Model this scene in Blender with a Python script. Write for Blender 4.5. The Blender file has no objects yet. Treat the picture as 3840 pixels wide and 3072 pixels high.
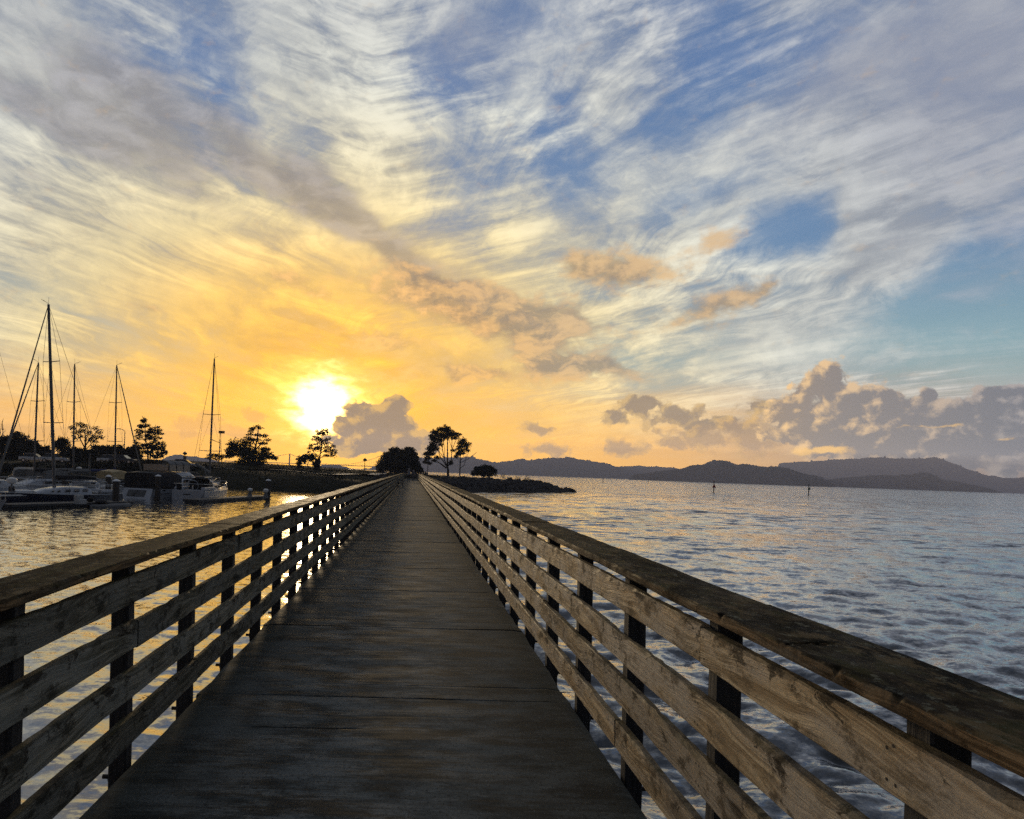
import bpy, bmesh, math, random
import numpy as np
from mathutils import Vector, Matrix, Euler, noise as mnoise

C = bpy.context.scene.collection
SC = bpy.context.scene
R = math.radians
random.seed(7)

# ------------------------------------------------------------------ camera
HW = 3.3                      # eye height above the water, metres
FPX = 2900.0                  # focal length in pixels of the 3840-wide photograph
VX, VY = 1545.0, 1765.0       # where the pier runs to on the horizon
ROLL = R(2.1)
cam_d = bpy.data.cameras.new('camera')
cam = bpy.data.objects.new('camera', cam_d)
C.objects.link(cam)
cam.location = (0, 0, HW)
cam.rotation_euler = (math.pi / 2, -ROLL, 0)
cam_d.sensor_width = 36
cam_d.lens = FPX / 3840 * 36
cam_d.shift_x = (1920 - VX) / 3840
cam_d.shift_y = (VY - 1536) / 3840
cam_d.clip_start = 0.1
cam_d.clip_end = 60000
SC.camera = cam

def unroll(px, py):
    u, v = px - VX, py - VY
    return u * math.cos(ROLL) + v * math.sin(ROLL), -u * math.sin(ROLL) + v * math.cos(ROLL)
def at(px, py, d):
    u, v = unroll(px, py)
    return Vector((u / FPX * d, d, HW - v / FPX * d))
def onz(px, py, z=0.0):
    u, v = unroll(px, py)
    return at(px, py, (HW - z) * FPX / v)
def azel(px, py):
    u, v = unroll(px, py)
    return math.degrees(math.atan2(u, FPX)), math.degrees(math.atan2(-v, math.hypot(u, FPX)))

# ------------------------------------------------------------------ sky
SUN_AZ, SUN_EL = azel(1208, 1528)
SUN_DIR = Vector((math.sin(R(SUN_AZ)) * math.cos(R(SUN_EL)), math.cos(R(SUN_AZ)) * math.cos(R(SUN_EL)), math.sin(R(SUN_EL))))

world = bpy.data.worlds.new('World')
SC.world = world
world.use_nodes = True
WT = world.node_tree
for n in list(WT.nodes): WT.nodes.remove(n)

class G:
    """tiny expression builder over a node tree"""
    def __init__(s, tree): s.t = tree
    def node(s, kind, **kw):
        n = s.t.nodes.new(kind)
        for k, v in kw.items(): setattr(n, k, v)
        return n
    def put(s, sock, v):
        if isinstance(v, X): s.t.links.new(v.s, sock)
        elif isinstance(v, bpy.types.NodeSocket): s.t.links.new(v, sock)
        else:
            if hasattr(sock, 'default_value'):
                try: sock.default_value = v
                except Exception: sock.default_value = (*v, 1.0)
    def m(s, op, *a, clamp=False):
        n = s.node('ShaderNodeMath', operation=op, use_clamp=clamp)
        for i, v in enumerate(a): s.put(n.inputs[i], v)
        return X(s, n.outputs[0])
    def vec(s, x, y, z=0.0):
        n = s.node('ShaderNodeCombineXYZ')
        for i, v in enumerate((x, y, z)): s.put(n.inputs[i], v)
        return X(s, n.outputs[0])
    def sep(s, v):
        n = s.node('ShaderNodeSeparateXYZ'); s.put(n.inputs[0], v)
        return [X(s, o) for o in n.outputs]
    def vm(s, op, *a, out=0):
        n = s.node('ShaderNodeVectorMath', operation=op)
        for i, v in enumerate(a):
            s.put(n.inputs['Scale'] if (op == 'SCALE' and i == 1) else n.inputs[i], v)
        return X(s, n.outputs[out])
    def noise(s, v, scale=1.0, detail=4.0, rough=0.5, lac=2.0, dist=0.0, color=False):
        n = s.node('ShaderNodeTexNoise')
        s.put(n.inputs['Vector'], v); s.put(n.inputs['Scale'], scale); n.inputs['Detail'].default_value = detail
        n.inputs['Roughness'].default_value = rough; n.inputs['Lacunarity'].default_value = lac
        n.inputs['Distortion'].default_value = dist
        return X(s, n.outputs['Color' if color else 'Fac'])
    def sm(s, v, lo, hi, a=0.0, b=1.0, kind='SMOOTHSTEP'):
        n = s.node('ShaderNodeMapRange', interpolation_type=kind)
        s.put(n.inputs['Value'], v)
        for k, q in zip(('From Min', 'From Max', 'To Min', 'To Max'), (lo, hi, a, b)): s.put(n.inputs[k], q)
        return X(s, n.outputs[0])
    def mix(s, f, a, b, mode='MIX'):
        n = s.node('ShaderNodeMix', data_type='RGBA', blend_type=mode, clamp_factor=True)
        s.put(n.inputs[0], f); s.put(n.inputs[6], a); s.put(n.inputs[7], b)
        return X(s, n.outputs[2])
    def ramp(s, v, stops, interp='LINEAR'):
        n = s.node('ShaderNodeValToRGB')
        s.put(n.inputs[0], v)
        cr = n.color_ramp; cr.interpolation = interp
        while len(cr.elements) < len(stops): cr.elements.new(1.0)
        for e, (p, c) in zip(cr.elements, stops):
            e.position = p; e.color = (*c, 1.0) if len(c) == 3 else c
        return X(s, n.outputs[0])
class X:
    def __init__(s, g, sock): s.g, s.s = g, sock
    def __add__(s, o): return s.g.m('ADD', s, o)
    __radd__ = __add__
    def __sub__(s, o): return s.g.m('SUBTRACT', s, o)
    def __rsub__(s, o): return s.g.m('SUBTRACT', o, s)
    def __mul__(s, o): return s.g.m('MULTIPLY', s, o)
    __rmul__ = __mul__
    def __truediv__(s, o): return s.g.m('DIVIDE', s, o)
    def __rtruediv__(s, o): return s.g.m('DIVIDE', o, s)

def build_sky():
    g = G(WT)
    tc = g.node('ShaderNodeTexCoord')
    x, y, z = g.sep(tc.outputs['Generated'])
    az = g.m('ARCTAN2', x, y) * 57.29578
    el = g.m('ARCSINE', z) * 57.29578
    sx, sy, sz = SUN_DIR
    dot = g.vm('DOT_PRODUCT', tc.outputs['Generated'], tuple(SUN_DIR), out=1)
    ang = g.m('ARCCOSINE', g.m('MINIMUM', dot, 0.999999)) * 57.29578
    elp = g.m('MAXIMUM', el, 0.0)
    # wide anisotropic distance from the sun, used for the colour of lit cloud
    ca, cb = az - SUN_AZ, el - SUN_EL
    wang = g.m('SQRT', g.m('MULTIPLY_ADD', ca * 0.80, ca * 0.80, (cb * 1.18) * (cb * 1.18)))

    # shared warps
    ae = g.vec(az, el, 0.0)
    w1 = g.sep(g.noise(ae, 0.10, 3.0, 0.55, color=True))
    w2 = g.sep(g.noise(ae, 0.45, 4.0, 0.6, color=True))
    azw = az + (w1[0] - 0.5) * 7.0 + (w2[0] - 0.5) * 1.6
    elw = el + (w1[1] - 0.5) * 5.0 + (w2[1] - 0.5) * 1.2
    azc = az + (w2[0] - 0.5) * 1.4
    elc = el + (w2[1] - 0.5) * 1.2

    def blob(px, py, rx, ry, rot=0.0, a=azw, e=elw):
        """soft gaussian patch centred on a place in the sky; radii in degrees"""
        A, E = azel(px, py)
        c, s_ = math.cos(R(rot)), math.sin(R(rot))
        da, de = a - A, e - E
        uu = g.m('MULTIPLY_ADD', da, c / rx, de * (s_ / rx))
        vv = g.m('MULTIPLY_ADD', da, -s_ / ry, de * (c / ry))
        q = g.m('MULTIPLY_ADD', uu, uu, vv * vv)
        return g.m('EXPONENT', q * -1.0)
    def total(items):
        acc = None
        for wgt, b in items:
            acc = b * wgt if acc is None else g.m('MULTIPLY_ADD', b, wgt, acc)
        return acc

    # ---- clear air
    nish = g.node('ShaderNodeTexSky', sky_type='NISHITA')
    nish.sun_disc = False
    nish.sun_elevation = R(SUN_EL); nish.sun_rotation = R(SUN_AZ)
    nish.air_density = 1.0; nish.dust_density = 1.5; nish.ozone_density = 2.0
    nsc = g.vm('SCALE', nish.outputs[0], NISHITA_STRENGTH)
    grad = g.ramp(elp / 90.0, [(0.0, (0.42, 0.34, 0.27)), (0.05, (0.36, 0.40, 0.37)), (0.10, (0.20, 0.34, 0.40)),
                               (0.17, (0.095, 0.205, 0.38)), (0.30, (0.080, 0.165, 0.36)), (0.5, (0.085, 0.14, 0.27)), (1.0, (0.075, 0.12, 0.22))])
    clear = g.mix(0.88, nsc, grad)
    # warm scattering round the sun in the clear air
    clear = g.mix(g.sm(wang, 20.0, 2.0, 0.0, 0.95), clear, (1.0, 0.60, 0.16))

    # ---- high streaky cirrus, on a plane overhead: streaks bend towards the pier's far end
    zz = g.m('MAXIMUM', z, 0.0) + 0.075
    px_, py_ = x / zz, y / zz
    pw = g.sep(g.noise(g.vec(px_, py_, 3.1), 0.55, 3.0, 0.5, color=True))
    qx = px_ + (pw[0] - 0.5) * 1.7
    qy = py_ + (pw[1] - 0.5) * 1.7
    k = 1.0 + g.m('ABSOLUTE', qy) * 0.75
    s_ = qx * k * 0.55
    n_big = g.noise(g.vec(s_ * 0.55, qy * 0.32, 1.7), 1.0, 4.0, 0.55)
    n_str = g.noise(g.vec(s_ * 2.1, qy * 0.55, 4.2), 1.0, 7.0, 0.60, dist=0.1)
    n_fil = g.noise(g.vec(s_ * 7.5, qy * 1.5, 8.8), 1.0, 6.0, 0.66, dist=0.3)
    # feathery cross fibres, elongated along the horizon
    n_fea = g.noise(g.vec(az * 0.16 + w1[2] * 3.0, el * 0.85 + g.m('ABSOLUTE', az + 4.0) * -0.17, 2.0), 1.0, 8.0, 0.62, dist=0.3)

    patch = g.sm(g.noise(g.vec(px_ * 0.8, py_ * 0.8, 21.0), 1.0, 3.0, 0.5), 0.40, 0.62)
    patch2 = g.sm(g.noise(g.vec(az * 0.09, el * 0.13, 31.0), 1.0, 3.0, 0.5), 0.42, 0.60)
    puff = g.noise(g.vec(azw * 0.16, elw * 0.30, 17.0), 1.0, 9.0, 0.64)
    bl = [  # clear gaps (negative) and thick places (positive)
        (-0.75, blob(770, 240, 4.2, 3.2, -20)), (-0.55, blob(1640, 290, 3.6, 3.2, 15)), (-0.35, blob(1850, 60, 4.2, 2.0)),
        (-0.60, blob(2120, 560, 3.4, 4.4, 35)), (-0.75, blob(2730, 120, 3.0, 3.2, 20)), (-0.45, blob(3050, 230, 4.0, 1.7, 18)),
        (-1.2, blob(2940, 880, 3.0, 2.4, 25)), (-1.35, blob(3780, 1120, 4.6, 3.6, 25)), (-0.7, blob(3450, 1160, 4.0, 1.6, 15)),
        (-0.42, blob(1760, 760, 2.4, 1.6)), (-0.35, blob(2330, 1120, 5.0, 1.4, 20)), (-0.35, blob(2600, 700, 4.0, 1.3, 15)),
        (-0.45, blob(2600, 380, 4.0, 2.0, 20)), (-0.30, blob(3700, 1380, 5.0, 1.2)), (-0.20, blob(3720, 520, 5.0, 5.0)),
        (0.42, blob(3330, 720, 5.0, 4.5, 25)), (0.75, blob(3230, 860, 1.9, 3.4, -8)), (0.5, blob(3420, 900, 3.6, 1.6, 18)), (0.3, blob(3200, 620, 3.0, 2.0, 20)), (0.40, blob(2260, 330, 3.4, 3.0, 40)), (0.35, blob(2850, 60, 2.0, 1.4)),
        (0.45, blob(1420, 640, 4.2, 3.0, -25)), (0.38, blob(1150, 250, 3.4, 3.0, -30)), (0.40, blob(250, 800, 9, 8)),
        (0.30, blob(1000, 1100, 11, 6)), (0.35, blob(2000, 900, 6.5, 2.6, 22)), (0.28, blob(2700, 1330, 9, 2.4, 8)),
        (0.20, blob(200, 100, 5, 4)), (0.28, blob(3000, 1050, 4.5, 2.0, 25)),
    ]
    steer = total(bl)
    dens = (n_big - 0.5) * 1.2 + 0.54 + (n_str - 0.5) * (0.45 + patch * 0.85) + (n_fil - 0.5) * (patch * 0.8) + (n_fea - 0.5) * (0.30 + patch2 * 0.85) + (puff - 0.5) * 1.35 + steer * 0.62
    dens = dens + g.sm(el, 30.0, 50.0, 0.0, 0.22)
    cov = g.sm(dens, -0.14, 0.74, 0.07, 0.98)
    fine = (n_str - 0.5) * (0.4 + patch * 0.9) + (n_fil - 0.5) * (patch * 1.1) + (n_fea - 0.5) * (0.7 + patch2 * 1.5) + (puff - 0.5) * 1.3
    lit = g.ramp(wang / 60.0, [(0.0, (1.30, 0.90, 0.24)), (0.09, (1.02, 0.57, 0.07)), (0.18, (0.98, 0.61, 0.16)), (0.26, (0.90, 0.71, 0.35)),
                               (0.34, (0.76, 0.68, 0.47)), (0.44, (0.67, 0.67, 0.60)), (0.60, (0.52, 0.535, 0.55)), (1.0, (0.32, 0.35, 0.42))])
    shade = g.ramp(wang / 60.0, [(0.0, (0.90, 0.52, 0.10)), (0.09, (0.66, 0.36, 0.07)), (0.18, (0.60, 0.40, 0.15)), (0.28, (0.46, 0.40, 0.27)),
                                 (0.40, (0.32, 0.33, 0.335)), (0.6, (0.24, 0.27, 0.32)), (1.0, (0.16, 0.19, 0.27))])
    cc = g.mix(g.sm(fine, -0.42, 0.42), shade, lit)
    # brightest fibres
    hi = g.sm(fine, 0.12, 0.60) * g.sm(wang, 36.0, 18.0, 0.3, 1.0)
    cc = g.mix(hi * 0.50, cc, g.vm('SCALE', lit, 1.28))
    col = g.mix(cov, clear, cc)

    # ---- grey underside bands (altocumulus)
    gn = g.noise(g.vec(az * 0.30, el * 0.62, 5.0), 1.0, 6.0, 0.58, dist=0.4)
    bands = total([
        (0.95, blob(1200, 740, 6.5, 1.5, -38)), (0.85, blob(900, 540, 6.0, 1.7, -36)), (0.85, blob(500, 400, 8.0, 2.2, -27)), (0.95, blob(100, 350, 7, 1.3, -27)), (0.95, blob(1500, 930, 5.5, 1.5, -32)),
        (0.5, blob(1980, 1240, 6.0, 2.2, -12)), (0.5, blob(1720, 1060, 4.6, 1.4, -24)),
        (0.7, blob(1600, 1350, 6.5, 1.3, -10)), (0.5, blob(600, 620, 9, 1.2, -25)), (0.4, blob(200, 720, 7, .9, -22)),
        (0.75, blob(420, 300, 4, 2.4, -30)), (0.55, blob(3760, 750, 5, 6, 0)), (0.5, blob(1500, 1440, 6, 0.8, -6)),
    ])
    bm = g.sm(bands + (gn - 0.5) * 1.3 + (n_fea - 0.5) * 0.7, 0.12, 1.15)
    bcol = g.ramp(wang / 60.0, [(0.0, (0.9, 0.55, 0.12)), (0.13, (0.50, 0.33, 0.14)), (0.24, (0.31, 0.255, 0.20)), (0.38, (0.245, 0.235, 0.24)),
                                (0.60, (0.25, 0.26, 0.30)), (1.0, (0.19, 0.22, 0.29))])
    bcol = g.mix(g.sm(gn, 0.40, 0.70), bcol, g.vm('SCALE', bcol, 1.5))
    col = g.mix(bm * 0.86, col, bcol)

    # lumpy grey-brown sheet above the pier's end, its lumps catching orange light
    ln = g.noise(g.vec(azc * 0.42, elc * 0.80, 15.0), 1.0, 8.0, 0.62, dist=0.3)
    lump = total([(1.2, blob(1960, 1210, 5.8, 2.0, -14)), (1.05, blob(1660, 1080, 4.2, 1.5, -20)), (0.95, blob(2160, 1390, 4.4, 0.8, -8)), (0.8, blob(1780, 1400, 4.0, .6, -4)), (0.6, blob(1450, 1290, 4.5, .6, -6))])
    lm = g.sm(lump + (ln - 0.5) * 1.8, 0.30, 0.80)
    lcol = g.mix(g.sm(ln, 0.40, 0.62), (0.245, 0.190, 0.150), g.ramp(wang / 60.0, [(0.0, (0.98, 0.58, 0.14)), (0.18, (0.80, 0.46, 0.17)), (0.34, (0.50, 0.38, 0.26)), (1.0, (0.35, 0.33, 0.33))]))
    col = g.mix(lm * 0.75, col, lcol)
    # smooth lilac veil at the upper right
    veil = total([(0.75, blob(3640, 300, 6.5, 6.0, 20)), (0.45, blob(3100, 330, 5.0, 2.0, 20)), (0.4, blob(1750, 130, 4, 2))])
    col = g.mix(g.m('MINIMUM', veil, 0.75), col, g.mix(puff, (0.20, 0.225, 0.31), (0.33, 0.34, 0.385)))

    # ---- small peach-coloured clouds
    pn = g.noise(g.vec(az * 0.55, el * 0.9, 9.0), 1.0, 6.0, 0.6)
    peach = total([
        (1.35, blob(2340, 1015, 3.9, 1.25, -6, azc, elc)), (0.85, blob(2170, 990, 1.2, .9, 0, azc, elc)), (0.95, blob(2690, 905, 2.0, 0.9, 22, azc, elc)),
        (0.9, blob(2750, 1130, 2.4, 0.9, 8, azc, elc)), (0.7, blob(2870, 1080, 0.9, 0.5, 8, azc, elc)), (0.6, blob(2560, 1200, 3.4, 1.0, 10, azc, elc)),
        (0.75, blob(1130, 1070, 4.0, .7, -20, azc, elc)), (0.95, blob(1500, 1090, 3.6, 1.5, -12, azc, elc)), (0.8, blob(1750, 1190, 3.2, 1.2, -10, azc, elc)),
        (0.6, blob(560, 1155, 1.0, 0.35, 0, azc, elc)),
    ])
    pm = g.sm(peach + (pn - 0.5) * 2.1, 0.15, 1.15)
    pcol = g.mix(g.sm(pn + (el - 13.0) * 0.02, 0.40, 0.64), (0.32, 0.225, 0.135), g.ramp(wang / 60.0, [(0.0, (0.98, 0.60, 0.17)), (0.16, (0.93, 0.52, 0.19)), (0.30, (0.66, 0.42, 0.195)), (0.6, (0.56, 0.38, 0.21))]))
    col = g.mix(pm * 0.80, col, pcol)

    # ---- low band of colour along the horizon
    hb = g.ramp((az + 60.0) / 120.0, [(0.10, (0.80, 0.40, 0.09)), (0.36, (0.98, 0.48, 0.045)), (0.45, (1.05, 0.53, 0.03)), (0.52, (1.0, 0.50, 0.055)), (0.58, (1.0, 0.50, 0.05)),
                                      (0.66, (0.86, 0.44, 0.085)), (0.75, (0.46, 0.29, 0.16)), (0.86, (0.19, 0.195, 0.25)), (1.0, (0.17, 0.19, 0.26))])
    hn = g.noise(g.vec(az * 0.16, el * 1.1, 12.0), 1.0, 5.0, 0.55)
    col = g.mix(g.sm(el + (hn - 0.5) * 4.0, 8.5, 0.5, 0.0, 0.90), col, hb)

    # ---- the sun's glare through thin cloud
    gsh = g.noise(g.vec(az * 0.5, el * 1.1, 3.0), 1.0, 5.0, 0.6)
    gl = g.m('EXPONENT', g.m('POWER', ang / (1.55 * g.sm(gsh, 0.3, 0.7, 0.62, 1.35, 'LINEAR')), 2.0) * -1.0)
    gl2 = g.m('EXPONENT', ang * (-1.0 / 3.6))
    gn2 = g.noise(g.vec(az * 0.35, el * 1.6, 1.0), 1.0, 5.0, 0.6)
    gl2 = gl2 * g.sm(gn2, 0.2, 0.8, 0.35, 1.5, 'LINEAR')
    glow = g.vm('ADD', g.vm('SCALE', (9.0, 6.2, 2.6), gl), g.vm('SCALE', (0.66, 0.28, 0.0), gl2))
    col = g.vm('ADD', col, glow)

    # ---- cumulus
    def fbm(a, e): return g.noise(g.vec(a, e * 1.15, 6.5), 0.60, 9.0, 0.58, dist=0.15)
    L = 0.75
    dv = Vector((SUN_AZ - 24, SUN_EL + 4)).normalized()
    def ell(lst, a, e):
        """union of ellipses: 1 in the middle, 0 on the rim"""
        acc = None
        for (px, py, rx, ry) in lst:
            A, E = azel(px, py)
            uu, vv = (a - A) / rx, (e - E) / ry
            q = 1.0 - g.m('SQRT', g.m('MULTIPLY_ADD', uu, uu, vv * vv))
            acc = q if acc is None else g.m('SMOOTH_MAX', acc, q, 0.25)
        return acc
    def cumulus(col, lst, litc, shadec, edge=0.16, amp=1.15, sunside=(-1.0, 0.35), op=1.0, rim=None, wa=2.6):
        a, e = az + (w2[0] - 0.5) * wa, el + (w2[1] - 0.5) * wa * 0.7
        n0 = fbm(a, e)
        n1 = fbm(a + sunside[0] * 0.55, e + sunside[1] * 0.55)
        d0 = ell(lst, a, e) + (n0 - 0.5) * amp * 2.1
        mk = g.sm(d0, 0.0, edge)
        lt = g.sm((n0 - n1) * 4.6 + (0.32 - d0) * 0.9, -0.30, 0.62)
        cc = g.mix(lt, shadec, litc)
        if rim is not None:
            cc = g.mix(g.sm(d0, 0.16, 0.0), cc, rim)
        return g.mix(mk * op, col, cc)
    # faint far heaps on the left, seen through the glow
    col = cumulus(col, [(700, 1600, 1.3, 1.2), (790, 1590, 1.2, 1.1), (880, 1620, 2.0, 0.8), (960, 1560, 1.2, 0.7)], (0.98, 0.50, 0.08), (0.72, 0.37, 0.10), 0.45, 1.6, op=0.55)
    # the dark heap at the sun's right
    col = cumulus(col, [(1300, 1610, 1.4, 1.2), (1385, 1580, 2.3, 1.75), (1480, 1530, 1.4, 1.0), (1430, 1630, 3.4, 1.5), (1520, 1665, 3.2, 1.1), (1340, 1665, 2.6, 1.0), (1500, 1600, 1.6, 1.2)],
                  (0.66, 0.40, 0.13), (0.325, 0.225, 0.145), 0.16, 0.70, (-0.9, 0.5), wa=0.7, rim=(1.0, 0.55, 0.09))
    # heaps along the right
    flatL = [(2310, 1545, 1.7, .75), (2400, 1530, 1.9, 1.0), (2520, 1560, 2.2, .8), (2680, 1590, 2.8, .75), (2810, 1530, 1.2, .8)]
    col = cumulus(col, flatL, (0.55, 0.37, 0.17), (0.27, 0.205, 0.155), 0.45, 1.6, op=0.9)
    low = [(2640, 1655, 4.2, 1.3), (2860, 1640, 3.8, 1.8), (2350, 1675, 2.2, .8), (2060, 1695, 2.6, .8), (2000, 1610, 1.5, .6)]
    col = cumulus(col, low, (0.64, 0.40, 0.16), (0.36, 0.25, 0.165), 0.6, 1.6, op=0.8)
    main = [(3110, 1465, 1.75, 1.9), (3000, 1560, 2.3, 1.9), (3180, 1540, 2.9, 2.0), (3400, 1560, 3.2, 1.5), (3080, 1640, 3.4, 1.6), (3600, 1570, 3.2, 1.1), (3790, 1480, 2.4, 0.7),
            (3700, 1530, 2.0, 0.9), (3550, 1680, 6.5, 2.1), (3250, 1680, 4.5, 1.5), (3900, 1600, 4.5, 2.6), (3480, 1490, 0.6, .6), (3330, 1500, 1.3, .8)]
    mlit = g.ramp((az - 20.0) / 25.0, [(0.0, (1.0, 0.62, 0.24)), (0.35, (0.66, 0.46, 0.27)), (0.7, (0.34, 0.31, 0.31)), (1.0, (0.22, 0.23, 0.28))])
    mshd = g.ramp((az - 20.0) / 25.0, [(0.0, (0.36, 0.255, 0.165)), (0.35, (0.23, 0.205, 0.20)), (0.7, (0.165, 0.17, 0.20)), (1.0, (0.135, 0.15, 0.20))])
    col = cumulus(col, main, mlit, mshd, 0.24, 0.95, (-0.9, 0.5), wa=0.7, rim=g.mix(g.sm(az, 22.0, 36.0), (0.80, 0.55, 0.27), (0.36, 0.34, 0.33)))
    # a lit slot under the big heap
    slot = total([(1.0, blob(3120, 1690, 1.9, 0.35, 0, azc, elc)), (0.7, blob(3000, 1700, 1.0, 0.3, 0, azc, elc)), (0.6, blob(3480, 1600, 2.6, 0.16, 6, azc, elc)), (0.45, blob(3770, 1640, 1.4, .16, 0, azc, elc))])
    col = g.mix(g.sm(slot + (fbm(az * 1.6, el * 1.6) - 0.5) * 1.3, 0.38, 0.95) * 0.85, col, (0.85, 0.52, 0.17))

    # low sky is seen through a long way of haze: it is that much brighter and cleaner beyond it
    path = g.m('MINIMUM', 6400.0, 250.0 / g.m('MAXIMUM', z, 0.02))
    tau = path * HAZE_DENSITY
    col = g.vm('MULTIPLY_ADD', col, g.vec(g.m('EXPONENT', tau * 0.88), g.m('EXPONENT', tau * 0.86), g.m('EXPONENT', tau * 0.80)), g.vm('SCALE', (-0.085, -0.07, -0.085), g.sm(tau, 0.0, 1.0, 0.0, 1.0, 'LINEAR')))
    col = g.vm('MAXIMUM', col, (0.004, 0.004, 0.004))
    # away from the sunset the evening sky is already darker
    col = g.vm('SCALE', col, g.sm(ang, 48.0, 125.0, 1.0, 0.30))
    bg = g.node('ShaderNodeBackground')
    g.put(bg.inputs['Color'], col)
    bg.inputs['Strength'].default_value = SKY_STRENGTH
    out = g.node('ShaderNodeOutputWorld')
    WT.links.new(bg.outputs[0], out.inputs[0])

NISHITA_STRENGTH = 0.10
HAZE_DENSITY = 0.00023
SKY_STRENGTH = 1.0
build_sky()
world.cycles.sampling_method = 'MANUAL'
world.cycles.sample_map_resolution = 1024

# ------------------------------------------------------------------ sun and exposure
sun_d = bpy.data.lights.new('sun', 'SUN')
sun_d.energy = 2.5
sun_d.angle = R(4.6)
sun_d.color = (1.0, 0.75, 0.45)
sun = bpy.data.objects.new('sun', sun_d)
C.objects.link(sun)
sun.rotation_euler = SUN_DIR.to_track_quat('Z', 'Y').to_euler()
SC.view_settings.view_transform = 'Standard'
SC.view_settings.look = 'None'
SC.view_settings.exposure = 0.2
SC.view_settings.gamma = 1.0
SC.view_settings.use_curve_mapping = False

# ------------------------------------------------------------------ helpers
def tag(o, label=None, cat=None, group=None, kind=None):
    if label: o['label'] = label
    if cat: o['category'] = cat
    if group: o['group'] = group
    if kind: o['kind'] = kind
    return o
def thing(name, label, cat, loc=(0, 0, 0), rz=0.0, group=None):
    o = bpy.data.objects.new(name, None)
    C.objects.link(o)
    o.empty_display_size = 0.2
    o.location = loc
    o.rotation_euler = (0, 0, rz)
    return tag(o, label, cat, group)
def link_mesh(name, me, parent=None, loc=None, rot=None):
    o = bpy.data.objects.new(name, me)
    C.objects.link(o)
    if parent is not None: o.parent = parent
    if loc is not None: o.location = loc
    if rot is not None: o.rotation_euler = rot
    return o
def np_mesh(name, verts, faces, mat=None, smooth=False):
    """verts (n,3); faces (m,3|4) arrays"""
    verts = np.asarray(verts, np.float32); faces = np.asarray(faces, np.int32)
    me = bpy.data.meshes.new(name)
    m, k = faces.shape
    me.vertices.add(len(verts)); me.vertices.foreach_set('co', verts.ravel())
    me.loops.add(m * k); me.loops.foreach_set('vertex_index', faces.ravel())
    me.polygons.add(m)
    me.polygons.foreach_set('loop_start', np.arange(0, m * k, k, dtype=np.int32))
    me.polygons.foreach_set('loop_total', np.full(m, k, np.int32))
    if smooth: me.polygons.foreach_set('use_smooth', np.ones(m, bool))
    me.update(calc_edges=True)
    if mat: me.materials.append(mat)
    return me
def grid_faces(nr, nc, wrap=False):
    i = np.arange(nr - 1)[:, None]; j = np.arange(nc if wrap else nc - 1)[None, :]
    a = i * nc + j; b = i * nc + (j + 1) % nc
    return np.stack([a, b, b + nc, a + nc], -1).reshape(-1, 4)

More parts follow.
